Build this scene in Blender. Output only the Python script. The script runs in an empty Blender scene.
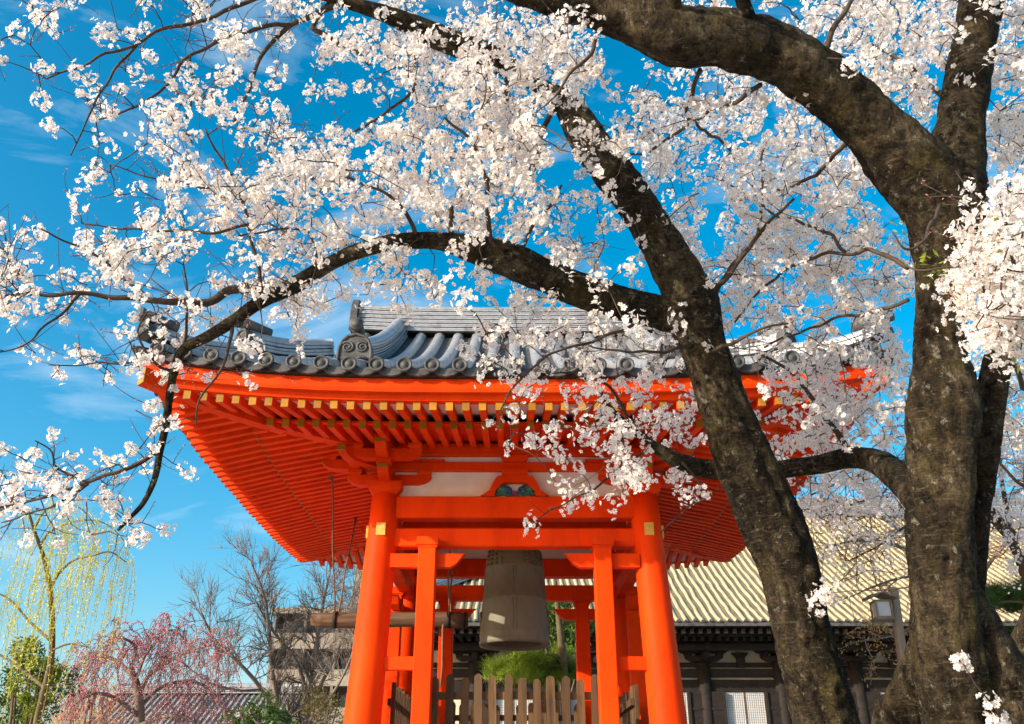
import bpy, math, random
import numpy as np
from mathutils import Vector, Matrix, noise as mnoise

random.seed(7)
RNG = np.random.default_rng(11)
scene = bpy.context.scene
COL = scene.collection

# ------------------------------------------------------------------ camera
FPX = 900.0
PITCH = math.radians(25.95)
CP, SP = math.cos(PITCH), math.sin(PITCH)
CAM = np.array([0.0, 0.0, 1.0])
cam_data = bpy.data.cameras.new("camera")
cam_data.sensor_width = 36.0
cam_data.lens = 36.0 * FPX / 1024.0
cam_data.clip_start = 0.05
cam_data.clip_end = 2000.0
camera = bpy.data.objects.new("camera", cam_data)
camera.location = CAM
camera.rotation_euler = (math.radians(90) + PITCH, 0, 0)
COL.objects.link(camera)
scene.camera = camera

# ------------------------------------------------------------------ light
SUN_EL = math.radians(18.0)
SUN_SIDE = math.radians(57.0)      # to the left of straight behind the camera
sdir = Vector((-math.sin(SUN_SIDE) * math.cos(SUN_EL), -math.cos(SUN_SIDE) * math.cos(SUN_EL), math.sin(SUN_EL)))
sun_data = bpy.data.lights.new("sun", 'SUN')
sun_data.energy = 5.0
sun_data.angle = math.radians(0.5)
sun_data.color = (1.0, 0.90, 0.74)
sun = bpy.data.objects.new("sun", sun_data)
sun.rotation_euler = sdir.to_track_quat('Z', 'Y').to_euler()
sun.location = (0, 0, 60)
COL.objects.link(sun)

world = bpy.data.worlds.new("World")
scene.world = world
world.use_nodes = True
wn, wl = world.node_tree.nodes, world.node_tree.links
wn.clear()
wout = wn.new('ShaderNodeOutputWorld')
wbg = wn.new('ShaderNodeBackground')
wbg.inputs['Strength'].default_value = 0.15
sky = wn.new('ShaderNodeTexSky')
sky.sky_type = 'NISHITA'
sky.sun_disc = False
sky.sun_elevation = SUN_EL
sky.sun_rotation = math.atan2(sdir.x, sdir.y)
sky.air_density = 1.0
sky.dust_density = 2.6
sky.ozone_density = 2.2
hs = wn.new('ShaderNodeHueSaturation')
hs.inputs['Hue'].default_value = 0.481
hs.inputs['Saturation'].default_value = 1.54
hs.inputs['Value'].default_value = 1.4
wl.new(sky.outputs[0], hs.inputs['Color'])
# thin wisps of cloud, laid out on the sky itself (by direction)
tc = wn.new('ShaderNodeTexCoord')
mp = wn.new('ShaderNodeMapping')
mp.inputs['Scale'].default_value = (2.2, 3.0, 7.0)
mp.inputs['Rotation'].default_value = (0.2, 0.25, 0.3)
nz = wn.new('ShaderNodeTexNoise')
nz.inputs['Scale'].default_value = 1.6
nz.inputs['Detail'].default_value = 7
nz.inputs['Roughness'].default_value = 0.6
nz.inputs['Distortion'].default_value = 0.7
rp = wn.new('ShaderNodeValToRGB')
rp.color_ramp.elements[0].position = 0.50
rp.color_ramp.elements[1].position = 0.80
rp.color_ramp.elements[1].color = (0.50, 0.50, 0.50, 1)
wl.new(tc.outputs['Generated'], mp.inputs[0])
wl.new(mp.outputs[0], nz.inputs['Vector'])
wl.new(nz.outputs[0], rp.inputs[0])
mx = wn.new('ShaderNodeMix')
mx.data_type = 'RGBA'
mx.inputs[7].default_value = (5.6, 6.2, 6.8, 1)
wl.new(rp.outputs[0], mx.inputs[0])
wl.new(hs.outputs[0], mx.inputs[6])
wl.new(mx.outputs[2], wbg.inputs['Color'])
wl.new(wbg.outputs[0], wout.inputs[0])

scene.view_settings.view_transform = 'Standard'
scene.view_settings.look = 'None'
scene.view_settings.exposure = 0.48
scene.view_settings.gamma = 1.0
scene.view_settings.use_curve_mapping = False
scene.render.resolution_x, scene.render.resolution_y = 1024, 724
scene.cycles.max_bounces = 8
scene.cycles.transmission_bounces = 4
scene.cycles.use_denoising = True

# ------------------------------------------------------------------ helpers
def P(px, py, d):
    """pixel of the photo + depth along the view -> point in the world"""
    u, v = (px - 512.0) / FPX * d, (362.0 - py) / FPX * d
    return np.array([CAM[0] + u, CAM[1] + d * CP - v * SP, CAM[2] + d * SP + v * CP])

def PY(px, py, Y):
    v = (362.0 - py) / FPX
    return P(px, py, Y / (CP - v * SP))

class MB:
    """collects pieces of ONE mesh"""
    def __init__(self):
        self.v, self.f, self.m, self.n = [], [], [], 0
        self.s = []
    def add(self, vs, fs, mat=0, smooth=False):
        vs = np.asarray(vs, float).reshape(-1, 3)
        self.v.append(vs)
        for f in fs:
            self.f.append(tuple(int(i) + self.n for i in f))
        self.m += [mat] * len(fs)
        self.s += [smooth] * len(fs)
        self.n += len(vs)
    def box(self, c, size, mat=0, M=None):
        h = np.array(size) / 2.0
        vs = np.array([[x, y, z] for x in (-1, 1) for y in (-1, 1) for z in (-1, 1)]) * h
        if M is not None:
            vs = vs @ np.asarray(M).T
        self.add(vs + np.asarray(c), [(0, 1, 3, 2), (4, 6, 7, 5), (0, 4, 5, 1), (2, 3, 7, 6), (0, 2, 6, 4), (1, 5, 7, 3)], mat)
    def beam(self, p0, p1, w, h, up=(0, 0, 1), mat=0, bevel=0.0):
        p0, p1 = np.asarray(p0, float), np.asarray(p1, float)
        d = p1 - p0
        L = np.linalg.norm(d)
        d = d / L
        s = np.cross(d, up)
        s = s / np.linalg.norm(s)
        u = np.cross(s, d)
        b = bevel
        if b <= 0:
            ring = [(-w/2, -h/2), (w/2, -h/2), (w/2, h/2), (-w/2, h/2)]
        else:
            ring = [(-w/2+b, -h/2), (w/2-b, -h/2), (w/2, -h/2+b), (w/2, h/2-b), (w/2-b, h/2), (-w/2+b, h/2), (-w/2, h/2-b), (-w/2, -h/2+b)]
        n = len(ring)
        vs = [p + s*a + u*c for p in (p0, p1) for a, c in ring]
        fs = [(i, (i+1) % n, n+(i+1) % n, n+i) for i in range(n)]
        fs += [tuple(range(n-1, -1, -1)), tuple(range(n, 2*n))]
        self.add(vs, fs, mat)
    def tube(self, pts, radii, n=8, mat=0, smooth=True, cap=True):
        pts = np.asarray(pts, float)
        k = len(pts)
        radii = np.broadcast_to(np.asarray(radii, float), (k,))
        tan = np.gradient(pts, axis=0)
        tan /= np.linalg.norm(tan, axis=1)[:, None] + 1e-12
        ref = np.array([0.0, 0.0, 1.0]) if abs(tan[0][2]) < 0.9 else np.array([1.0, 0, 0])
        a = np.cross(tan[0], ref)
        a /= np.linalg.norm(a)
        vs = []
        ang = np.arange(n) * 2 * math.pi / n
        ca, sa = np.cos(ang)[:, None], np.sin(ang)[:, None]
        for i in range(k):
            a = a - tan[i] * np.dot(a, tan[i])
            a /= np.linalg.norm(a) + 1e-12
            b = np.cross(tan[i], a)
            vs.append(pts[i] + radii[i] * (ca * a + sa * b))
        fs = [(i*n+j, i*n+(j+1) % n, (i+1)*n+(j+1) % n, (i+1)*n+j) for i in range(k-1) for j in range(n)]
        if cap:
            fs += [tuple(range(n-1, -1, -1)), tuple((k-1)*n+j for j in range(n))]
        self.add(np.concatenate(vs), fs, mat, smooth)
    def lathe(self, prof, c, n=32, mat=0, smooth=True):
        k = len(prof)
        vs = [(c[0]+r*math.cos(2*math.pi*j/n), c[1]+r*math.sin(2*math.pi*j/n), c[2]+z) for r, z in prof for j in range(n)]
        fs = [(i*n+j, i*n+(j+1) % n, (i+1)*n+(j+1) % n, (i+1)*n+j) for i in range(k-1) for j in range(n)]
        self.add(vs, fs, mat, smooth)
    def prism(self, poly, origin, ex, ey, ez, thick, mat=0):
        """2D outline poly (x,y) laid along ex, ey and extruded +-thick/2 along ez"""
        o, ex, ey, ez = [np.asarray(q, float) for q in (origin, ex, ey, ez)]
        n = len(poly)
        vs = [o + ex*x + ey*y + ez*(s*thick/2) for s in (-1, 1) for x, y in poly]
        fs = [tuple(range(n-1, -1, -1)), tuple(range(n, 2*n))] + [(i, (i+1) % n, n+(i+1) % n, n+i) for i in range(n)]
        self.add(vs, fs, mat)
    def build(self, name, mat, parent=None, base=None):
        me = bpy.data.meshes.new(name)
        V = np.concatenate(self.v) if self.v else np.zeros((0, 3))
        o0 = np.zeros(3)
        if parent is not None:
            o0 = np.array(parent.get('_o', (0, 0, 0)))
        elif base is not None:
            o0 = np.asarray(base, float)
        me.from_pydata((V - o0).tolist(), [], self.f)
        mats = mat if isinstance(mat, (list, tuple)) else [mat]
        for q in mats:
            me.materials.append(q)
        if len(mats) > 1:
            me.polygons.foreach_set('material_index', self.m)
        me.polygons.foreach_set('use_smooth', self.s)
        me.validate()
        me.update()
        ob = bpy.data.objects.new(name, me)
        COL.objects.link(ob)
        if parent is not None:
            ob.parent = parent
        elif base is not None:
            ob.location = base
        ob['_o'] = tuple(float(x) for x in o0)
        ALL.append(ob)
        return ob

ALL = []
def tag(o, label=None, cat=None, group=None, kind=None):
    if label: o['label'] = label
    if cat: o['category'] = cat
    if group: o['group'] = group
    if kind: o['kind'] = kind
    return o

def thing(name, base, label, cat, group=None):
    e = bpy.data.objects.new(name, None)
    e.empty_display_size = 0.3
    e.location = tuple(float(x) for x in base)
    COL.objects.link(e)
    e['_o'] = tuple(float(x) for x in base)
    ALL.append(e)
    return tag(e, label, cat, group)

def catmull(pts, n_per=6):
    """pts: (k, m) array -> smooth resample"""
    pts = np.asarray(pts, float)
    k = len(pts)
    if k < 3:
        t = np.linspace(0, 1, n_per + 1)[:, None]
        return pts[0] * (1 - t) + pts[-1] * t
    ext = np.vstack([2*pts[0]-pts[1], pts, 2*pts[-1]-pts[-2]])
    out = []
    for i in range(1, k):
        p0, p1, p2, p3 = ext[i-1], ext[i], ext[i+1], ext[i+2]
        for t in np.arange(n_per) / n_per:
            out.append(0.5*((2*p1)+(-p0+p2)*t+(2*p0-5*p1+4*p2-p3)*t*t+(-p0+3*p1-3*p2+p3)*t**3))
    out.append(pts[-1])
    return np.array(out)

# ------------------------------------------------------------------ materials
def mat_base(name):
    m = bpy.data.materials.new(name)
    m.use_nodes = True
    nt = m.node_tree
    return m, nt, nt.nodes['Principled BSDF']

def N(nt, t, **kw):
    n = nt.nodes.new(t)
    for k, v in kw.items():
        if k in n.inputs:
            n.inputs[k].default_value = v
        else:
            setattr(n, k, v)
    return n

def ramp(nt, stops):
    r = nt.nodes.new('ShaderNodeValToRGB')
    e = r.color_ramp.elements
    while len(e) < len(stops):
        e.new(0.5)
    for i, (p, c) in enumerate(stops):
        e[i].position = p
        e[i].color = (c[0], c[1], c[2], 1)
    return r

def noisy(name, c1, c2, scale=5, rough=0.6, bump=0.1, bscale=40, stretch=(1, 1, 1), detail=6, spec=0.3, c3=None, bdist=0.02, coat=0.0):
    """two or three tone weathered surface with a fine bump"""
    m, nt, bs = mat_base(name)
    tcn = N(nt, 'ShaderNodeTexCoord')
    mpn = N(nt, 'ShaderNodeMapping')
    mpn.inputs['Scale'].default_value = stretch
    nt.links.new(tcn.outputs['Object'], mpn.inputs[0])
    n1 = N(nt, 'ShaderNodeTexNoise', Scale=scale, Detail=detail, Roughness=0.62)
    nt.links.new(mpn.outputs[0], n1.inputs['Vector'])
    st = [(0.32, c1), (0.68, c2)] if c3 is None else [(0.28, c1), (0.52, c2), (0.75, c3)]
    r = ramp(nt, st)
    nt.links.new(n1.outputs[0], r.inputs[0])
    nt.links.new(r.outputs[0], bs.inputs['Base Color'])
    bs.inputs['Roughness'].default_value = rough
    bs.inputs['Specular IOR Level'].default_value = spec
    if coat:
        bs.inputs['Coat Weight'].default_value = coat
        bs.inputs['Coat Roughness'].default_value = 0.25
    if bump:
        n2 = N(nt, 'ShaderNodeTexNoise', Scale=bscale, Detail=5, Roughness=0.6)
        nt.links.new(mpn.outputs[0], n2.inputs['Vector'])
        b = N(nt, 'ShaderNodeBump', Strength=bump, Distance=bdist)
        nt.links.new(n2.outputs[0], b.inputs['Height'])
        nt.links.new(b.outputs[0], bs.inputs['Normal'])
    return m

M = {}
M['vermilion'] = noisy('vermilion_lacquer', (0.62, 0.034, 0.0010), (0.78, 0.050, 0.0012), 2.6, 0.6, 0.14, 18, (1, 1, 0.35), spec=0.09, c3=(0.85, 0.068, 0.0016), detail=9)
M['ochre'] = noisy('ochre_paint', (0.32, 0.145, 0.007), (0.42, 0.195, 0.011), 9, 0.5, 0.05)
M['brass'] = noisy('brass_plate', (0.55, 0.33, 0.06), (0.72, 0.46, 0.10), 14, 0.4, 0.05)
M['plaster'] = noisy('lime_plaster', (0.72, 0.66, 0.58), (0.82, 0.77, 0.70), 3, 0.85, 0.08)
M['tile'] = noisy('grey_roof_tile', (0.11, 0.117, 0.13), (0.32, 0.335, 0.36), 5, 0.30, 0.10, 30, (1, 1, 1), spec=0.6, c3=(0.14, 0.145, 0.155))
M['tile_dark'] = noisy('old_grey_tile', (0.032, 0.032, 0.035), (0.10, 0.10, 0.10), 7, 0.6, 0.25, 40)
M['gap'] = noisy('dark_gap_tone', (0.010, 0.009, 0.008), (0.03, 0.026, 0.024), 8, 0.8, 0.05)  # near-black: shade of the eave gap as colour, also the ridge joints
M['bronze'] = noisy('bell_bronze', (0.10, 0.10, 0.066), (0.175, 0.17, 0.115), 2.5, 0.62, 0.15, 25, (1, 1, 0.5), spec=0.35, c3=(0.12, 0.135, 0.095))
M['log'] = noisy('weathered_log', (0.06, 0.036, 0.022), (0.17, 0.10, 0.055), 4, 0.75, 0.3, 30, (0.25, 4, 4))
M['fence'] = noisy('fence_wood', (0.030, 0.018, 0.010), (0.115, 0.064, 0.027), 3.0, 0.75, 0.3, 30, (4, 4, 0.4), c3=(0.085, 0.054, 0.032))
def vary_by_object(m, lo, hi):
    nt = m.node_tree
    bs = nt.nodes['Principled BSDF']
    src = bs.inputs['Base Color'].links[0].from_socket
    oi = nt.nodes.new('ShaderNodeObjectInfo')
    mr = N(nt, 'ShaderNodeMapRange')
    mr.inputs['To Min'].default_value = lo
    mr.inputs['To Max'].default_value = hi
    nt.links.new(oi.outputs['Random'], mr.inputs['Value'])
    hv = nt.nodes.new('ShaderNodeHueSaturation')
    nt.links.new(mr.outputs[0], hv.inputs['Value'])
    nt.links.new(src, hv.inputs['Color'])
    nt.links.new(hv.outputs[0], bs.inputs['Base Color'])
vary_by_object(M['fence'], 0.65, 1.45)
vary_by_object(M['vermilion'], 0.90, 1.06)
vary_by_object(M['ochre'], 0.72, 1.15)
M['rope'] = noisy('hemp_rope', (0.10, 0.06, 0.04), (0.22, 0.15, 0.10), 40, 0.9, 0.3, 90)
M['stone'] = noisy('granite', (0.25, 0.24, 0.22), (0.40, 0.38, 0.35), 4, 0.85, 0.2)
M['gravel'] = noisy('pale_gravel', (0.40, 0.355, 0.29), (0.56, 0.50, 0.42), 9, 0.95, 0.5, 60)
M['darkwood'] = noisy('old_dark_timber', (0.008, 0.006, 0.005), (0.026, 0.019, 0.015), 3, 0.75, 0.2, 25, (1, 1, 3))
M['cream'] = noisy('cream_plaster', (0.55, 0.48, 0.36), (0.68, 0.60, 0.46), 2, 0.85, 0.1)
M['shoji'] = noisy('shoji_paper', (0.48, 0.52, 0.56), (0.58, 0.61, 0.64), 2, 0.8, 0.0)
M['hallroll'] = noisy('sunlit_cream_roll_tile', (0.36, 0.285, 0.165), (0.50, 0.41, 0.25), 2.6, 0.7, 0.2, 14, c3=(0.24, 0.20, 0.135), detail=9)  # weathered tile, with the warm cream of sunlight put into its colour
M['hallpan'] = noisy('brown_pan_tile', (0.155, 0.122, 0.075), (0.26, 0.21, 0.125), 1.2, 0.8, 0.2, 14)  # pans are browner and darker than the rolls
M['concrete'] = noisy('pale_concrete', (0.22, 0.185, 0.15), (0.30, 0.26, 0.21), 0.4, 0.85, 0.05)
M['concrete2'] = noisy('grey_concrete', (0.13, 0.12, 0.11), (0.20, 0.18, 0.165), 0.4, 0.85, 0.05)
M['glass'] = noisy('dark_window_glass', (0.03, 0.04, 0.05), (0.08, 0.09, 0.10), 0.6, 0.15, 0, spec=0.6)
M['greypost'] = noisy('grey_weathered_post', (0.17, 0.13, 0.09), (0.32, 0.26, 0.19), 3, 0.8, 0.25, 30, (4, 4, 0.4))
M['carve_green'] = noisy('carving_green', (0.02, 0.13, 0.08), (0.05, 0.24, 0.17), 30, 0.5, 0.1)
M['carve_blue'] = noisy('carving_blue', (0.015, 0.04, 0.12), (0.04, 0.10, 0.26), 30, 0.5, 0.1)
M['carve_purple'] = noisy('carving_purple', (0.16, 0.02, 0.12), (0.30, 0.06, 0.22), 30, 0.5, 0.1)
M['carve_white'] = noisy('carving_white', (0.6, 0.62, 0.6), (0.75, 0.75, 0.72), 20, 0.6, 0.05)

def bark_material(name, moss=0.55):
    m, nt, bs = mat_base(name)
    L = nt.links
    tcn = N(nt, 'ShaderNodeTexCoord')
    def tex(sc, stretch, det=6, ro=0.65, dist=0.0):
        q = N(nt, 'ShaderNodeMapping')
        q.inputs['Scale'].default_value = stretch
        L.new(tcn.outputs['Object'], q.inputs[0])
        t = N(nt, 'ShaderNodeTexNoise', Scale=sc, Detail=det, Roughness=ro, Distortion=dist)
        L.new(q.outputs[0], t.inputs['Vector'])
        return t
    def mix(fac, ca, cb, mode='MIX'):
        x = N(nt, 'ShaderNodeMix', data_type='RGBA', blend_type=mode)
        if hasattr(fac, 'links'): L.new(fac, x.inputs[0])
        else: x.inputs[0].default_value = fac
        for sck, v in ((6, ca), (7, cb)):
            if hasattr(v, 'links'): L.new(v, x.inputs[sck])
            else: x.inputs[sck].default_value = (v[0], v[1], v[2], 1)
        return x.outputs[2]
    def rmp(src, stops):
        r = ramp(nt, stops)
        L.new(src, r.inputs[0])
        return r.outputs[0]
    big = tex(2.6, (1, 1, 0.5), 5, 0.6, 0.5)
    med = tex(15.0, (1, 1, 0.65), 9, 0.74, 0.3)
    fine = tex(60.0, (1, 1, 0.8), 6, 0.72)
    len_ = tex(5.5, (2.2, 2.2, 13.0), 4, 0.6)
    mos = tex(4.5, (1, 1, 0.6), 9, 0.72)
    lic = tex(14.0, (1, 1, 0.8), 7, 0.75)
    col = rmp(big.outputs[0], [(0.32, (0.015, 0.011, 0.008)), (0.50, (0.050, 0.038, 0.024)), (0.68, (0.150, 0.118, 0.074))])
    col = mix(1.0, col, rmp(med.outputs[0], [(0.37, (0.10, 0.09, 0.085)), (0.49, (0.70, 0.69, 0.67)), (0.60, (1.35, 1.32, 1.25)), (0.72, (2.1, 2.0, 1.8))]), 'MULTIPLY')
    col = mix(rmp(mos.outputs[0], [(0.53, (0, 0, 0)), (0.66, (moss, moss, moss))]), col, (0.115, 0.092, 0.024))
    col = mix(rmp(len_.outputs[0], [(0.56, (0, 0, 0)), (0.70, (0.40, 0.40, 0.40))]), col, (0.24, 0.20, 0.135))
    col = mix(rmp(lic.outputs[0], [(0.58, (0, 0, 0)), (0.67, (0.85, 0.85, 0.85))]), col, (0.33, 0.32, 0.25))
    col = mix(0.7, col, rmp(fine.outputs[0], [(0.36, (0.35, 0.35, 0.35)), (0.52, (0.95, 0.95, 0.95)), (0.66, (1.6, 1.55, 1.45))]), 'MULTIPLY')
    L.new(col, bs.inputs['Base Color'])
    bs.inputs['Roughness'].default_value = 0.9
    bs.inputs['Specular IOR Level'].default_value = 0.15
    h1 = N(nt, 'ShaderNodeMath', operation='MULTIPLY_ADD'); h1.inputs[1].default_value = 0.22
    L.new(len_.outputs[0], h1.inputs[0]); L.new(med.outputs[0], h1.inputs[2])
    h2 = N(nt, 'ShaderNodeMath', operation='MULTIPLY_ADD'); h2.inputs[1].default_value = 0.22
    L.new(fine.outputs[0], h2.inputs[0]); L.new(h1.outputs[0], h2.inputs[2])
    bp = N(nt, 'ShaderNodeBump', Strength=1.0, Distance=0.10)
    L.new(h2.outputs[0], bp.inputs['Height'])
    L.new(bp.outputs[0], bs.inputs['Normal'])
    return m

M['bark'] = bark_material('cherry_bark')
M['twig'] = noisy('cherry_twig', (0.030, 0.020, 0.014), (0.085, 0.058, 0.040), 12, 0.8, 0.1)
M['greytwig'] = noisy('grey_bare_twig', (0.13, 0.10, 0.08), (0.24, 0.195, 0.16), 4, 0.85, 0.1)
M['browntwig'] = noisy('brown_trunk', (0.07, 0.055, 0.03), (0.17, 0.13, 0.075), 6, 0.85, 0.3, 20)

def leafy(name, c1, c2, trans=0.35, scale=3.0, c3=None, rough=0.6):
    m, nt, bs = mat_base(name)
    L = nt.links
    g = N(nt, 'ShaderNodeNewGeometry')
    st = [(0.0, c1), (1.0, c2)] if c3 is None else [(0.0, c1), (0.5, c2), (1.0, c3)]
    r = ramp(nt, st)
    L.new(g.outputs['Random Per Island'], r.inputs[0])
    L.new(r.outputs[0], bs.inputs['Base Color'])
    bs.inputs['Roughness'].default_value = rough
    bs.inputs['Specular IOR Level'].default_value = 0.2
    tr = N(nt, 'ShaderNodeBsdfTranslucent')
    L.new(r.outputs[0], tr.inputs['Color'])
    mxs = N(nt, 'ShaderNodeMixShader')
    mxs.inputs[0].default_value = trans
    L.new(bs.outputs[0], mxs.inputs[1])
    L.new(tr.outputs[0], mxs.inputs[2])
    L.new(mxs.outputs[0], nt.nodes['Material Output'].inputs['Surface'])
    return m

M['pinkgrey_tile'] = noisy('pinkish_grey_tile', (0.26, 0.235, 0.23), (0.40, 0.37, 0.36), 2, 0.7, 0.1)
M['petal'] = leafy('cherry_petal', (0.93, 0.87, 0.83), (0.96, 0.925, 0.89), 0.52)
M['eye'] = leafy('cherry_blossom_centre', (0.50, 0.36, 0.08), (0.48, 0.16, 0.10), 0.2)
M['bud'] = leafy('cherry_bud', (0.30, 0.09, 0.07), (0.62, 0.33, 0.30), 0.2, c3=(0.24, 0.12, 0.06))
M['youngleaf'] = leafy('young_leaf', (0.20, 0.26, 0.03), (0.30, 0.34, 0.05), 0.4)
M['pinkbud'] = leafy('pink_bud', (0.62, 0.20, 0.26), (0.82, 0.42, 0.46), 0.4)
M['willow'] = leafy('willow_leaf', (0.60, 0.60, 0.10), (0.74, 0.72, 0.22), 0.5)
M['pine'] = leafy('pine_needle', (0.10, 0.17, 0.012), (0.26, 0.32, 0.03), 0.3)
M['darkpine'] = leafy('dark_pine_needle', (0.035, 0.075, 0.015), (0.10, 0.16, 0.03), 0.25)
M['shrub'] = leafy('shrub_leaf', (0.03, 0.075, 0.015), (0.12, 0.19, 0.03), 0.25)
M['olive'] = leafy('olive_leaf', (0.09, 0.085, 0.025), (0.22, 0.16, 0.06), 0.3)
M['rustleaf'] = leafy('rust_young_leaf', (0.55, 0.24, 0.06), (0.72, 0.40, 0.13), 0.4)
# ------------------------------------------------------------------ ground
g = MB()
g.add([(-900, -900, 0), (900, -900, 0), (900, 1200, 0), (-900, 1200, 0)], [(0, 1, 2, 3)])
tag(g.build('ground', M['gravel']), kind='structure')

# ------------------------------------------------------------------ bell tower
TX, TY, TZ = 0.04, 13.9, 1.2
def W(k, a, r, z):
    """side k (0 front, 1 right, 2 back, 3 left): a along the side, r outward"""
    x, y = [(a, -r), (r, a), (-a, r), (-r, -a)][k]
    return np.array([TX + x, TY + y, z])
def Wd(k, a, r, z):
    return W(k, a, r, z) - W(k, 0, 0, 0)

podium = MB()
podium.beam((TX, TY, 0.0), (TX, TY, 1.06), 6.6, 6.6, up=(0, 1, 0), bevel=0.03)
podium.box((TX, TY, 1.13), (6.9, 6.9, 0.14))
podium.box((TX, TY - 3.75, 0.2), (2.4, 0.9, 0.4))
podium.box((TX, TY - 3.6, 0.6), (2.4, 0.6, 0.4))
tag(podium.build('stone_podium', M['stone'], base=(TX, TY, 0)), 'granite podium with two steps under the red bell tower', 'podium')

tower = thing('bell_tower', (TX, TY, TZ), 'vermilion bell tower with grey tiled hip and gable roof behind the cherry branches', 'bell tower')

def half(z): return 1.9 - 0.038 * (z - 1.85)
ZT = 4.80
corners = [(-1, -1), (1, -1), (1, 1), (-1, 1)]
for sx, sy in corners:
    b = MB()
    zs = np.linspace(TZ, ZT, 8)
    b.tube([(TX + sx*half(z), TY + sy*half(z), z) for z in zs], [0.24 - 0.042*(z-TZ)/(ZT-TZ) for z in zs], 36)
    p = b.build('pillar', M['vermilion'], tower)
    q = MB()   # stone foot
    q.lathe([(0.0, TZ+0.10), (0.30, TZ+0.10), (0.34, TZ), (0.34, TZ)], (TX+sx*half(TZ), TY+sy*half(TZ), 0), 28)
    q.build('foot_stone', M['stone'], p)
    zz = 4.285  # square metal covers of the tie beam pegs
    for ox, oy, sz in ((0, sy*0.205, (0.125, 0.03, 0.17)), (sx*0.205, 0, (0.03, 0.125, 0.17))):
        q = MB()
        q.box((TX+sx*half(zz)+ox, TY+sy*half(zz)+oy, zz), sz)
        q.build('metal_cover', M['brass'], p)

# paired posts beside every pillar
for k in range(4):
    for s in (-1, 1):
        b = MB()
        A = 1.165
        b.beam(W(k, s*A, 1.96, TZ), W(k, s*A, 1.96, 4.02), 0.235, 0.235, up=(1, 0.0, 0), bevel=0.012)
        po = b.build('side_post', M['vermilion'], tower)
        c = MB()
        o = W(k, s*A, 1.96, 0)
        c.box(o + (0, 0, 4.035), (0.255, 0.255, 0.03))
        c.box(o + (0, 0, 4.105), (0.29, 0.29, 0.11))
        c.build('post_cap', M['vermilion'], po)
        t = MB()
        t.beam(W(k, s*1.05, 1.94, 2.56), W(k, s*(half(2.56)-0.1), 1.905, 2.56), 0.10, 0.165, bevel=0.006)
        t.build('tie', M['vermilion'], tower)
        t = MB()   # nosing beam with a slanting end
        z0, z1 = 3.775, 3.955
        ez = Wd(k, 0, 1, 0)
        poly = [(1.66, z0), (0.86, z0), (0.78, z0+0.05), (0.69, z1-0.012), (0.66, z1), (1.66, z1)]
        t.prism([(s*x, y) for x, y in poly], W(k, 0, 1.925, 0), Wd(k, 1, 0, 0), (0, 0, 1), ez, 0.13)
        t.build('bracket_beam', M['vermilion'], tower)

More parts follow.
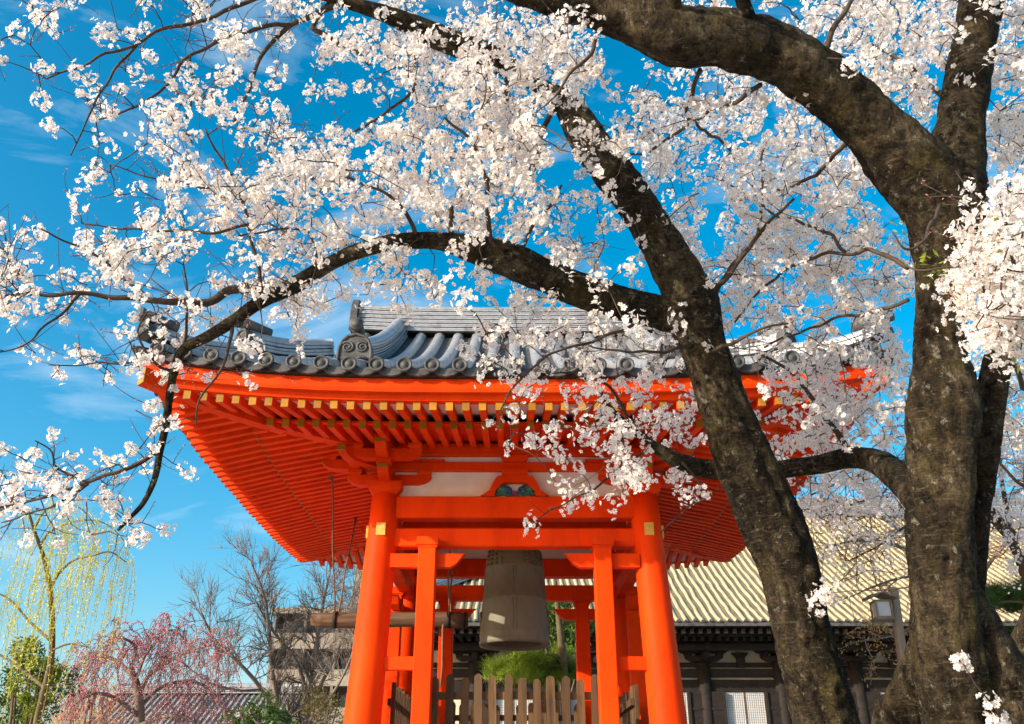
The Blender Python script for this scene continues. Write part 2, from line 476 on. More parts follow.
for k in range(4):
    for z0, z1, th, r, nm in ((4.47, 4.775, 0.22, 1.80, 'head_beam'), (4.075, 4.325, 0.20, 1.80, 'through_beam'),
                              (5.15, 5.285, 0.16, 1.80, 'wall_beam'), (5.375, 5.56, 0.2, 1.80, 'wall_plate')):
        b = MB()
        zm = (z0 + z1)/2
        b.beam(W(k, -1.80, r + 0.012*(k % 2), zm), W(k, 1.80, r + 0.012*(k % 2), zm), th, z1-z0 - 0.004*(k % 2), bevel=0.012)
        b.build(nm, M['vermilion'], tower)
    b = MB()
    b.beam(W(k, -1.75, 1.78, 5.07), W(k, 1.75, 1.78, 5.07), 0.07, 0.62)
    b.build('plaster_panel', M['plaster'], tower)
    # frog-leg strut with its coloured carving
    b = MB()
    outer = [(-0.475, 4.775), (-0.40, 4.79), (-0.35, 4.86), (-0.31, 4.96), (-0.25, 5.055), (-0.14, 5.085), (0.14, 5.085), (0.25, 5.055), (0.31, 4.96), (0.35, 4.86), (0.40, 4.79), (0.475, 4.775)]
    inner = [(0.285, 4.775), (0.27, 4.84), (0.21, 4.93), (0.12, 4.975), (-0.12, 4.975), (-0.21, 4.93), (-0.27, 4.84), (-0.285, 4.775)]
    # split into quads between outer & inner
    R0, R1 = 1.80, 1.93
    oi = outer[0:1] + outer[2:5] + outer[5:7] + outer[7:10] + outer[11:12]
    ii = [(-0.285, 4.775), (-0.27, 4.84), (-0.24, 4.90), (-0.17, 4.96), (-0.10, 4.975), (0.10, 4.975), (0.17, 4.96), (0.24, 4.90), (0.27, 4.84), (0.285, 4.775)]
    vs, fs = [], []
    for (ox, oz), (ix, iz) in zip(oi, ii):
        for (x, z) in ((ox, oz), (ix, iz)):
            for r in (R0, R1):
                vs.append(W(k, x, r, z))
    for i in range(len(oi)-1):
        a, c = i*4, (i+1)*4
        fs += [(a+1, c+1, c+3, a+3), (a, a+2, c+2, c), (a, c, c+1, a+1), (a+2, a+3, c+3, c+2)]
    b.add(vs, fs)
    fl = b.build('frog_leg_strut', M['vermilion'], tower)
    cb = MB()
    cb.box(W(k, 0, 1.83, 4.862), np.abs(Wd(k, 0.50, 0.02, 0)) + (0, 0, 0.17), 3)
    for s in (-1, 1):      # scrolling leaves either side of a small flower
        def leaf(cx, cz, rx, rz, rot, mat, rr=0.022):
            ang = np.linspace(0, 2*math.pi, 19)
            pts = []
            for q in ang:
                x, z = rx*math.cos(q), rz*math.sin(q)
                pts.append(W(k, cx + s*(x*math.cos(rot)-z*math.sin(rot)), 1.865, cz + x*math.sin(rot)+z*math.cos(rot)))
            cb.tube(pts, rr, 6, mat, cap=False)
        leaf(s*0.185, 4.885, 0.072, 0.036, 0.5, 0)
        leaf(s*0.215, 4.83, 0.045, 0.022, -0.4, 0, 0.016)
        leaf(s*0.10, 4.86, 0.042, 0.045, 0.9, 1, 0.024)
        leaf(s*0.125, 4.915, 0.030, 0.018, 0.7, 1, 0.016)
        cb.tube([W(k, s*0.03, 1.87, 4.80), W(k, s*0.09, 1.87, 4.795), W(k, s*0.16, 1.87, 4.815), W(k, s*0.25, 1.87, 4.80)], [0.014, 0.018, 0.016, 0.008], 6, 0)
    for j in range(6):
        q = j*math.pi/3
        cb.tube([W(k, 0.0, 1.865, 4.825), W(k, 0.035*math.cos(q), 1.88, 4.825+0.035*math.sin(q))], [0.02, 0.014], 6, 2)
    cb.build('carving', [M['carve_green'], M['carve_blue'], M['carve_purple'], M['carve_white']], fl)
    b = MB()   # block above the strut and short strut block on the wall beam
    b.box(W(k, 0, 1.82, 5.125), np.abs(Wd(k, 0.36, 0.22, 0)) + (0, 0, 0.075))
    b.prism([(-0.20, 5.375), (-0.16, 5.30), (-0.13, 5.285), (0.13, 5.285), (0.16, 5.30), (0.20, 5.375)], W(k, 0, 1.82, 0), Wd(k, 1, 0, 0), (0, 0, 1), Wd(k, 0, 1, 0), 0.2)
    b.build('strut_block', M['vermilion'], tower)

# inner cross beams that carry the bell
b = MB()
b.beam((TX-1.8, TY, 4.97), (TX+1.8, TY, 4.97), 0.3, 0.30, bevel=0.01)
b.build('bell_beam', M['vermilion'], tower)
b = MB()
b.box((TX, TY, 5.55), (3.55, 3.55, 0.03))
b.build('ceiling', M['plaster'], tower)

# bracket sets
def arm(b, o, dx, L0, L1, z0, h, w, tip0, tip1):
    """bow-shaped arm from -L0 to L1 along dx; ochre faces at the tips"""
    dx = np.asarray(dx, float)
    dz = np.array([0, 0, 1.0])
    sd = np.cross(dx, dz)
    def side(L, s):
        return [(s*L, z0+h), (s*L, z0+h*0.62), (s*(L-0.03), z0+h*0.38), (s*(L-0.09), z0+h*0.15), (s*(L-0.18), z0)]
    poly = side(L1, 1) + side(L0, -1)[::-1]
    b.prism(poly, o, dx, dz, sd, w, 0)
    for L, s, tp in ((L0, -1, tip0), (L1, 1, tip1)):
        if tp:
            b.box(np.asarray(o) + dx*s*(L+0.004) + dz*(z0+h*0.81), np.abs(dx)*0.01 + np.abs(sd)*w*0.98 + np.array([0, 0, h*0.37]), 1)

def block(b, o, z0, s=0.21, h=0.12):
    o = np.asarray(o, float)
    n = 4
    r0, r1 = s*0.36, s*0.5
    vs = []
    for r, z in ((r0, z0), (r1, z0+h*0.42), (r1, z0+h)):
        vs += [o + (sx*r, sy*r, z) for sx, sy in corners]
    fs = [(i*4+j, i*4+(j+1) % 4, (i+1)*4+(j+1) % 4, (i+1)*4+j) for i in range(2) for j in range(4)] + [(3, 2, 1, 0), (8, 9, 10, 11)]
    b.add(vs, fs, 0)

VO = [M['vermilion'], M['ochre']]
for sx, sy in corners:
    o = np.array([TX + sx*1.79, TY + sy*1.79, 0.0])
    b = MB()
    block(b, o, 4.80, 0.46, 0.17)
    bs_ = b.build('bracket_set', VO, tower)
    X, Y = np.array([1.0*sx, 0, 0]), np.array([0, 1.0*sy, 0])
    for dx in (X, Y):
        b = MB(); arm(b, o, dx, 0.62, 0.55, 4.955, 0.145, 0.15, False, True); b.build('bracket_arm', VO, bs_)
        b = MB(); arm(b, o, dx, 0.80, 0.92, 5.185, 0.145, 0.15, False, True); b.build('bracket_arm', VO, bs_)
        for s in (-0.52, 0.45):
            b = MB(); block(b, o + dx*s, 5.10, 0.20, 0.085); b.build('bearing_block', VO, bs_)
    b = MB(); block(b, o, 5.10, 0.22, 0.085); b.build('bearing_block', VO, bs_)
    for dx, dy in ((X, Y), (Y, X)):
        b = MB(); arm(b, o + dx*0.45, dy, 0.5, 0.45, 5.188, 0.14, 0.14, True, True); b.build('bracket_arm', VO, bs_)
        for s in (-0.42, 0.0, 0.38):
            b = MB(); block(b, o + dx*0.45 + dy*s, 5.328, 0.19, 0.075); b.build('bearing_block', VO, bs_)
        for s in (0.82,):
            b = MB(); block(b, o + dx*s, 5.33, 0.19, 0.075); b.build('bearing_block', VO, bs_)
    d = (X + Y)/math.sqrt(2)
    b = MB(); arm(b, o, d, 0.3, 0.80, 5.16, 0.19, 0.15, False, True); b.build('bracket_arm', VO, bs_)

# ---- eaves
E = 4.40
def up(a, r):
    a, r = abs(a), max(r, 0.0)
    return 0.25 * (min(a, 4.5)/E)**3.2 * max(0.0, min(1.15, (r-1.9)/(E-1.9)))
RZ_B = lambda r: 5.375 + (2.45 - r)*0.20      # underside of base rafters at radius r (from the plan centre)
RZ_F = lambda r: 5.085 + (4.22 - r)*0.25    # underside of flying rafters
pitch = 0.193
def one_rafter(k, a, tier):
    """a single rafter and its ochre end face"""
    inner = max(1.75, abs(a) + 0.10)
    b = MB()
    w, h = 0.082, 0.105
    r0, r1 = (inner, 3.36) if tier == 0 else (max(3.02, inner), 4.20)
    if r1 - r0 < 0.12:
        return None, None
    r1 += random.uniform(-0.007, 0.007)
    jz = random.uniform(-0.004, 0.004)
    zf = (lambda r: RZ_B(r)+jz) if tier == 0 else (lambda r: RZ_F(r)+jz)
    rs = np.linspace(r0, r1, 4)
    ring = []
    for r in rs:
        z = zf(r) + up(a, r)
        ring += [W(k, a-w/2, r, z), W(k, a+w/2, r, z), W(k, a+w/2, r, z+h), W(k, a-w/2, r, z+h)]
    fs = [(i*4+j, i*4+(j+1) % 4, i*4+4+(j+1) % 4, i*4+4+j) for i in range(3) for j in range(4)] + [(3, 2, 1, 0)] + [(12, 13, 14, 15)]
    b.add(ring, fs)
    t = MB()
    z = zf(r1) + up(a, r1)
    tv = []
    for r in (r1+0.002, r1+0.012):
        tv += [W(k, a-w/2-0.001, r, z-0.001), W(k, a+w/2+0.001, r, z-0.001), W(k, a+w/2+0.001, r, z+h), W(k, a-w/2-0.001, r, z+h)]
    t.add(tv, [(0, 1, 5, 4), (1, 2, 6, 5), (2, 3, 7, 6), (3, 0, 4, 7), (4, 5, 6, 7), (3, 2, 1, 0)])
    return b, t

rest, rest_tip = MB(), MB()
n_ind = 0
for k in range(4):
    for tier, amax in ((1, 4.15), (0, 3.28)):
        n = int(amax/pitch)
        for i in range(-n, n+1):
            a = i*pitch + random.uniform(-0.004, 0.004)
            b, t = one_rafter(k, a, tier)
            if b is None:
                continue
            if k == 0 and n_ind < 96:
                n_ind += 1
                rf = b.build('rafter', M['vermilion'], tower)
                t.build('rafter_end', M['ochre'], rf)
            else:
                rest.add(np.concatenate(b.v), b.f)
                rest_tip.add(np.concatenate(t.v), t.f)
ra = tag(rest.build('rafter_rows', M['vermilion'], tower), kind='stuff')
tag(rest_tip.build('rafter_ends', M['ochre'], ra), kind='stuff')

def eave_strip(k, prof, name, mat, parent, n=48):
    """strip along a side: prof = list of (r, z) around a closed section; follows the upturn"""
    b = MB()
    m = len(prof)
    vs = []
    for i in range(n+1):
        for r, z in prof:
            a = (-1 + 2*i/n) * r
            vs.append(W(k, a, r, z + up(a, r)))
    fs = [(i*m+j, i*m+(j+1) % m, (i+1)*m+(j+1) % m, (i+1)*m+j) for i in range(n) for j in range(m)]
    b.add(vs, fs)
    return b.build(name, mat, parent)

for k in range(4):
    # fascia over the flying rafters, with the step below it
    eave_strip(k, [(4.12, 5.20), (4.24, 5.195), (4.25, 5.215), (4.27, 5.26), (4.345, 5.26), (4.36, 5.30), (4.37, 5.415), (4.12, 5.415)], 'eave_fascia', M['vermilion'], tower)
    # board above the base rafter ends (carries the flying rafters)
    eave_strip(k, [(3.16, 5.31), (3.30, 5.285), (3.30, 5.315), (3.16, 5.34)], 'eave_board', M['vermilion'], tower)
    # boarding above both tiers
    eave_strip(k, [(3.0, RZ_F(3.0)+0.106), (4.13, RZ_F(4.13)+0.106), (4.13, RZ_F(4.13)+0.125), (3.0, RZ_F(3.0)+0.125)], 'eave_boarding', M['plaster'], tower)
    eave_strip(k, [(1.7, RZ_B(1.7)+0.106), (3.16, RZ_B(3.16)+0.106), (3.16, RZ_B(3.16)+0.118), (1.7, RZ_B(1.7)+0.118)], 'soffit_boarding', M['vermilion'], tower)
    # strip coloured near-black as the shade in the gap between fascia and tiles
    eave_strip(k, [(3.9, 5.417), (4.36, 5.417), (4.43, 5.42), (4.44, 5.50), (3.9, 5.53)], 'under_tile_shade_strip', M['gap'], tower)
# hip rafters
for sx, sy in corners:
    b = MB()
    for (d0, z0, d1, z1, w, h) in ((1.6, 5.44, 3.42, 5.225, 0.17, 0.19), (3.0, 5.25, 4.36, 5.12, 0.16, 0.19)):
        rs = np.linspace(d0, d1, 6)
        vs = []
        s = np.array([-sy, sx, 0]) / math.sqrt(2) * w/2
        for i, r in enumerate(rs):
            z = z0 + (z1-z0)*i/5 + up(r, r)
            c = np.array([TX+sx*r, TY+sy*r, z])
            vs += [c - s, c + s, c + s + (0, 0, h), c - s + (0, 0, h)]
        fs = [(i*4+j, i*4+(j+1) % 4, i*4+4+(j+1) % 4, i*4+4+j) for i in range(5) for j in range(4)] + [(3, 2, 1, 0), (20, 21, 22, 23)]
        b.add(vs, fs, 0)
        e = np.array([sx, sy, 0])/math.sqrt(2)
        vs2 = [v + e*q for q in (0.002, 0.014) for v in vs[-4:]]
        b.add(vs2, [(0, 1, 5, 4), (1, 2, 6, 5), (2, 3, 7, 6), (3, 0, 4, 7), (4, 5, 6, 7)], 1)
    b.build('hip_rafter', VO, tower)

# ---- tiled roof
ZE = 5.545
EO = E + 0.06
def hz(t): return t*math.tan(math.radians(24.5)) + 0.036*t*t
def roofz(a, t): return ZE + hz(t) + up(a, EO - t)
TG = 1.75                       # run at which the gables start
XR = EO - TG                    # half length of the ridge with the gable overhang
def limit(k, t): return max(EO - t, XR) if k in (0, 2) else EO - t
def tmax(k): return EO if k in (0, 2) else TG + 0.45
roof_sp = 0.322
def roof_side(k):
    b = MB()
    nT = 22
    T = np.linspace(0, tmax(k), nT+1)
    # pans: concave strips between the rolls
    nroll = int(EO/roof_sp)
    for i in range(-nroll-1, nroll+1):
        a0 = i*roof_sp
        cols = [(0.0, 0.0), (0.07, -0.035), (0.161, -0.05), (0.252, -0.035), (0.322, 0.0)]
        vs = []
        for t in T:
            for da, dz in cols:
                a = a0+da
                lim = limit(k, t)
                a = max(-lim, min(lim, a))
                vs.append(W(k, a, EO - t, roofz(a, t) + dz))
        m = len(cols)
        fs = []
        for q in range(nT):
            for j in range(m-1):
                fs.append((q*m+j, q*m+j+1, (q+1)*m+j+1, (q+1)*m+j))
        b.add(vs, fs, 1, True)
        # pendant tile at the eave: curved lip
        lv = []
        if abs(a0+0.161) < EO - 0.1:
            for da, dz in cols:
                a = a0+da
                lv += [W(k, a, EO+0.012, roofz(a, 0)+dz+0.005), W(k, a, EO+0.012, roofz(a, 0)+dz*1.3-0.075), W(k, a, EO-0.03, roofz(a, 0)+dz*1.3-0.075)]
            fs = []
            for j in range(m-1):
                fs += [(j*3, j*3+1, j*3+4, j*3+3), (j*3+1, j*3+2, j*3+5, j*3+4)]
            b.add(lv, fs, 1)
    # rolls made of overlapping half-round tiles
    for i in range(-nroll, nroll+1):
        a = i*roof_sp
        tend = tmax(k)
        if abs(a) > (XR if k in (0, 2) else -1):
            tend = min(tend, EO - abs(a))
        if tend < 0.2:
            continue
        L = 0.30
        t = -0.05
        ang = np.linspace(-0.25, math.pi+0.25, 9)
        while t < tend:
            t2 = min(t+L, tend)
            vs = []
            for tt, rr in ((t, 0.090), (t2+0.02, 0.086)):
                for q in ang:
                    vs.append(W(k, a + rr*math.cos(q), EO - tt, roofz(a, max(tt, 0)) - 0.012 + rr*math.sin(q)*1.05))
            n = len(ang)
            fs = [(j, j+1, n+j+1, n+j) for j in range(n-1)]
            b.add(vs, fs, 0, True)
            b.add(vs[:n], [tuple(range(n))], 0)
            t = t2
        # round end tile with rim and raised boss
        o = W(k, a, EO+0.055, roofz(a, 0) - 0.012)
        ea, ez, er = Wd(k, 1, 0, 0), np.array([0, 0, 1.0]), Wd(k, 0, 1, 0)
        ringv = []
        n = 20
        for rad, dep in ((0.088, -0.03), (0.093, 0.0), (0.090, 0.012), (0.070, 0.012), (0.065, -0.004), (0.045, -0.004), (0.038, 0.008), (0.0, 0.012)):
            for j in range(n):
                q = 2*math.pi*j/n
                ringv.append(o + ea*rad*math.cos(q) + ez*rad*math.sin(q) + er*dep)
        fs = [(p*n+j, p*n+(j+1) % n, (p+1)*n+(j+1) % n, (p+1)*n+j) for p in range(7) for j in range(n)]
        b.add(ringv, fs, 2, True)
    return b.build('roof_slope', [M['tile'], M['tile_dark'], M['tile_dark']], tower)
for k in range(4):
    roof_side(k)

def ridge_stack(path, w, h, layers, roll, name, parent, updir=None):
    """layered ridge of thin tiles along a path, with a half-round roll on top"""
    b = MB()
    path = np.asarray(path, float)
    tan = np.gradient(path, axis=0)
    tan /= np.linalg.norm(tan, axis=1)[:, None]
    side = np.cross(tan, (0, 0, 1.0))
    side /= np.linalg.norm(side, axis=1)[:, None]
    upv = np.array([0, 0, 1.0])
    lh = h/layers
    n = len(path)
    for l in range(layers):
        ww = w*(1 - 0.30*l/layers)/2 + (0.012 if l % 2 == 0 else 0.0)
        z0, z1 = lh*l + 0.004, lh*(l+1) - (0.25*lh if l < layers-1 else 0)
        vs = []
        for i in range(n):
            for s, z in ((-ww, z0), (ww, z0), (ww, z1), (-ww, z1)):
                vs.append(path[i] + side[i]*s + upv*z)
        fs = [(i*4+j, i*4+(j+1) % 4, i*4+4+(j+1) % 4, i*4+4+j) for i in range(n-1) for j in range(4)] + [(3, 2, 1, 0), tuple((n-1)*4+j for j in range(4))]
        b.add(vs, fs, 0)
        ww2 = ww - 0.022   # dark joint between layers
        vs = []
        for i in range(n):
            for s, z in ((-ww2, z0-0.02), (ww2, z0-0.02), (ww2, z0+0.01), (-ww2, z0+0.01)):
                vs.append(path[i] + side[i]*s + upv*z)
        b.add(vs, fs, 1)
    # roll
    ang = np.linspace(-0.15, math.pi+0.15, 11)
    vs = []
    for i in range(n):
        for q in ang:
            vs.append(path[i] + side[i]*roll*math.cos(q) + upv*(h + roll*math.sin(q)*0.95))
    m = len(ang)
    fs = [(i*m+j, i*m+j+1, (i+1)*m+j+1, (i+1)*m+j) for i in range(n-1) for j in range(m-1)] + [tuple(range(m)), tuple((n-1)*m+j for j in range(m-1, -1, -1))]
    b.add(vs, fs, 0, True)
    return b.build(name, [M['tile'], M['gap']], parent)

def onigawara(parent, o, out, w, h, cyl=True):
    """arched ornament tile with scroll relief, facing 'out'; a round finial tile above"""
    out = np.asarray(out, float); out /= np.linalg.norm(out)
    ez = np.array([0, 0, 1.0])
    ex = np.cross(ez, out)
    b = MB()
    arch = [(-w/2, 0), (-w/2*1.02, h*0.25), (-w/2*0.98, h*0.52), (-w*0.40, h*0.76), (-w*0.26, h*0.93), (0, h), (w*0.26, h*0.93), (w*0.40, h*0.76), (w/2*0.98, h*0.52), (w/2*1.02, h*0.25), (w/2, 0)]
    b.prism(arch, o, ex, ez, out, 0.10)
    inn = [(x*0.8, z*0.86+h*0.03) for x, z in arch]
    rim = [np.asarray(o) + ex*x*0.92 + ez*(z*0.93+0.01) + out*0.055 for x, z in arch]
    b.tube(rim, 0.022, 6)
    for s in (-1, 1):
        ang = np.linspace(-0.6, 3.6*math.pi, 30)
        b.tube([np.asarray(o) + ex*(s*(w*0.21 + w*0.19*(1-i_/34)*math.cos(q+1.2))) + ez*(h*0.52 + h*0.19*(1-i_/34)*math.sin(q+1.2)) + out*0.055 for i_, q in enumerate(ang)], np.linspace(0.020, 0.010, 30), 5)
        b.tube([np.asarray(o) + ex*s*w*0.05 + ez*h*0.12 + out*0.06, np.asarray(o) + ex*s*w*0.20 + ez*h*0.20 + out*0.065, np.asarray(o) + ex*s*w*0.36 + ez*h*0.12 + out*0.06], 0.022, 6)
    if cyl:
        c0 = np.asarray(o) + ez*(h + 0.085) - out*0.35
        c1 = np.asarray(o) + ez*(h + 0.10) + out*0.12
        b.tube([c0, c1], [0.07, 0.082], 16)
        b.tube([c1 - out*0.02, c1 + out*0.015], [0.09, 0.09], 16)
        b.tube([c1 + out*0.012, c1 + out*0.022], [0.06, 0.06], 16)
    return b.build('ornament_tile', M['tile_dark'], parent)

# main ridge
zr = ZE + hz(EO)
rp_ = ridge_stack([(TX + x, TY, zr - 0.05 + 0.05*abs(x/XR)**3) for x in np.linspace(-XR, XR, 13)], 0.42, 0.50, 12, 0.09, 'main_ridge', tower)
for s in (-1, 1):
    onigawara(rp_, (TX + s*(XR+0.06), TY, zr - 0.05), (s, 0, 0), 0.56, 0.72, cyl=False)
# descending ridges along the gables, front and back
for k in (0, 2):
    for s in (-1, 1):
        xa = s*2.0
        ts = np.linspace(0.72, EO - 0.25, 16)
        d = ridge_stack([W(k, xa, EO - t, roofz(xa, t) + 0.02) for t in ts], 0.34, 0.27, 7, 0.10, 'descending_ridge', tower)
        onigawara(d, W(k, xa, EO - 0.64, roofz(xa, 0.64) + 0.0), Wd(k, 0, 1, 0), 0.44, 0.42)
# corner (hip) ridges in two tiers
for k in range(4):
    for (t0, t1, w, h, ro) in ((0.10, 1.05, 0.24, 0.13, 0.075), (0.98, TG+0.1, 0.28, 0.22, 0.085)):
        ts = np.linspace(t0, t1, 8)
        lift = lambda t: 0.10*max(0, (t0+0.5-t)/0.5)**2
        pts = [W(k, -(EO - t), EO - t, roofz(EO - t, t) + 0.03 + lift(t)) for t in ts]
        hr = ridge_stack(pts, w, h, 4 if h > 0.2 else 3, ro, 'hip_ridge', tower)
        out = pts[0] - pts[1]; out[2] = 0
        onigawara(hr, pts[0] + out/np.linalg.norm(out)*0.05, out, w*1.15, h*1.25, cyl=True)
# gable walls
for s in (-1, 1):
    b = MB()
    xg = TX + s*(XR - 0.45)
    zb = ZE + hz(TG + 0.4)
    yb = EO - TG - 0.4
    b.prism([(-yb, zb), (yb, zb), (0, zr - 0.12)], (xg, TY, 0), (0, 1, 0), (0, 0, 1), (1, 0, 0), 0.06)
    gw = b.build('gable_wall', M['plaster'], tower)
    b = MB()
    for q in (-1, 1):
        ts = np.linspace(TG+0.1, EO, 9)
        vs = []
        for t in ts:
            z = ZE + hz(t)
            for dx in (-0.04, 0.04):
                vs += [(TX + s*(XR-0.06) + dx, TY + q*(EO-t), z-0.34), (TX + s*(XR-0.06) + dx, TY + q*(EO-t), z-0.03)]
        fs = []
        for i in range(8):
            a, c = i*4, i*4+4
            fs += [(a, a+1, c+1, c), (a+2, c+2, c+3, a+3), (a, c, c+2, a+2), (a+1, a+3, c+3, c+1)]
        b.add(vs, fs)
    b.build('bargeboard', M['vermilion'], gw)

# ------------------------------------------------------------------ bell
BX, BY = TX, TY
zb0 = 3.06
bell = thing('temple_bell', (BX, BY, zb0), 'large dull bronze bell hanging in the middle of the red tower', 'bell')
prof = [(0.40, 0.03), (0.47, 0.0), (0.525, 0.0), (0.530, 0.05), (0.522, 0.065), (0.520, 0.13), (0.527, 0.15), (0.517, 0.17), (0.500, 0.40), (0.480, 0.62), (0.487, 0.635), (0.487, 0.66), (0.477, 0.675),
        (0.462, 0.90), (0.450, 1.10), (0.456, 1.115), (0.456, 1.135), (0.446, 1.15), (0.425, 1.36), (0.39, 1.45), (0.31, 1.50), (0.15, 1.525), (0.0, 1.53)]
b = MB()
b.lathe(prof, (BX, BY, zb0), 64)
inner = [(0.40, 0.03), (0.39, 0.5), (0.36, 1.0), (0.28, 1.35), (0.0, 1.4)]
b.lathe(inner, (BX, BY, zb0), 48)
bd = b.build('bell_body', M['bronze'], bell)
for j in range(4):            # four blocks of studs
    for r_ in range(4):
        for c in range(4):
            q = math.pi/4 + j*math.pi/2 + (c-1.5)*0.22
            z = zb0 + 1.17 + r_*0.062
            rad = 0.449 - 0.1*(z-zb0-1.15)
            o = np.array([BX+rad*math.cos(q), BY+rad*math.sin(q), z])
            e = np.array([math.cos(q), math.sin(q), 0.1])
            b = MB()
            b.tube([o - e*0.01, o + e*0.02, o + e*0.032], [0.020, 0.018, 0.007], 8)
            b.build('stud', M['bronze'], bd)
b = MB()
for q in range(4):            # raised vertical bands and the strike disc
    an = q*math.pi/2
    for off in (-0.05, 0.05):
        b.tube([(BX+r*math.cos(an+off), BY+r*math.sin(an+off), zb0+z) for r, z in ((0.519, 0.17), (0.502, 0.40), (0.482, 0.62))], 0.008, 6)
        b.tube([(BX+r*math.cos(an+off), BY+r*math.sin(an+off), zb0+z) for r, z in ((0.479, 0.68), (0.464, 0.90), (0.452, 1.10))], 0.008, 6)
for s in (-1, 1):
    b.tube([(BX+s*0.49, BY, zb0+0.40), (BX+s*0.525, BY, zb0+0.40)], [0.10, 0.095], 20)
b.build('raised_bands', M['bronze'], bd)
b = MB()                      # dragon loop and hanger
ang = np.linspace(0, math.pi, 11)
b.tube([(BX+0.16*math.cos(q), BY, zb0+1.51+0.20*math.sin(q)) for q in ang], [0.06, 0.055, 0.05, 0.045, 0.04, 0.04, 0.04, 0.045, 0.05, 0.055, 0.06], 10)
b.build('dragon_loop', M['bronze'], bell)

# ------------------------------------------------------------------ striker log
lz, l0, l1 = 3.44, -3.02, -0.66
striker = thing('striker_log', (TX-1.9, TY, lz), 'horizontal wooden striking log slung on ropes beside the bell', 'bell striker')
b = MB()
xs = np.linspace(l0, l1, 14)
b.tube([(x, TY, lz + 0.006*math.sin(x*3)) for x in xs], [0.085] + [0.115 + 0.006*math.sin(x*5) for x in xs[1:-1]] + [0.10], 20)
lg = b.build('log', M['log'], striker)
for x in (l1-0.06, -2.66, -0.95):
    b = MB()
    b.tube([(x-0.03, TY, lz), (x+0.03, TY, lz)], 0.125, 20)
    b.build('band', M['darkwood'], lg)
for x in (-2.66, -0.95):
    for y in (-1, 1):
        b = MB()
        top = (x-0.02, TY + y*1.15, 5.42) if x < -2 else (x, TY + y*0.55, 4.55)
        pts = [np.array(top)*(1-t) + np.array((x, TY + y*0.10, lz+0.02))*t + np.array([0.01*math.sin(t*9), 0, 0]) for t in np.linspace(0, 1, 9)]
        b.tube(pts, 0.012, 6)
        b.tube([pts[0]+(0, 0, 0.02), pts[0]-(0, 0, 0.16)], 0.028, 8)
        b.build('rope', M['rope'], striker)
b = MB()
b.tube([(-1.02, TY, lz), (-1.03, TY-0.12, lz-0.14), (-1.02, TY-0.10, lz-0.70), (-1.03, TY-0.11, lz-0.95)], [0.016, 0.018, 0.016, 0.018], 6)
b.build('pull_rope', M['rope'], striker)

# ------------------------------------------------------------------ picket fences round the bell
def picket_fence(p0, p1, label, top):
    p0, p1 = np.asarray(p0, float), np.asarray(p1, float)
    L = np.linalg.norm(p1-p0)
    d = (p1-p0)/L
    f = thing('picket_fence', (p0+p1)/2, label, 'fence', 'wooden fences round the bell')
    n = int(round(L/0.178))
    nrm = np.cross(d, (0, 0, 1))
    for i in range(n+1):
        o = p0 + d*(L*i/n)
        h = top - o[2] + random.uniform(-0.045, 0.03)
        b = MB()
        w = 0.052 + random.uniform(-0.004, 0.004)
        poly = [(-w, 0.0), (w, 0.0), (w, h-0.05), (w*0.8, h-0.02), (w*0.3, h), (-w*0.3, h), (-w*0.8, h-0.02), (-w, h-0.05)]
        lean = random.uniform(-0.014, 0.014)
        b.prism(poly, o, d, np.array([0, 0, 1.0]) + d*lean, nrm, 0.05)
        b.build('picket', M['fence'], f)
    for z in (0.35, 1.0):
        b = MB()
        b.beam(p0 + (0, 0, z) - nrm*0.055, p1 + (0, 0, z) - nrm*0.055, 0.05, 0.09)
        b.build('rail', M['fence'], f)
zt = 2.43
picket_fence((TX-1.02, TY-1.72, TZ), (TX+1.02, TY-1.72, TZ), 'brown picket fence below the bell between the two front posts', zt)
picket_fence((TX-1.65, TY-0.9, TZ), (TX-1.65, TY+1.5, TZ), 'dark side run of picket fence behind the left front pillar', zt)
picket_fence((TX+1.65, TY-0.9, TZ), (TX+1.65, TY+1.5, TZ), 'dark side run of picket fence behind the right front pillar', zt)
picket_fence((TX-1.02, TY+1.75, TZ), (TX+1.02, TY+1.75, TZ), 'shaded rear picket fence seen through the gaps of the front one', zt)
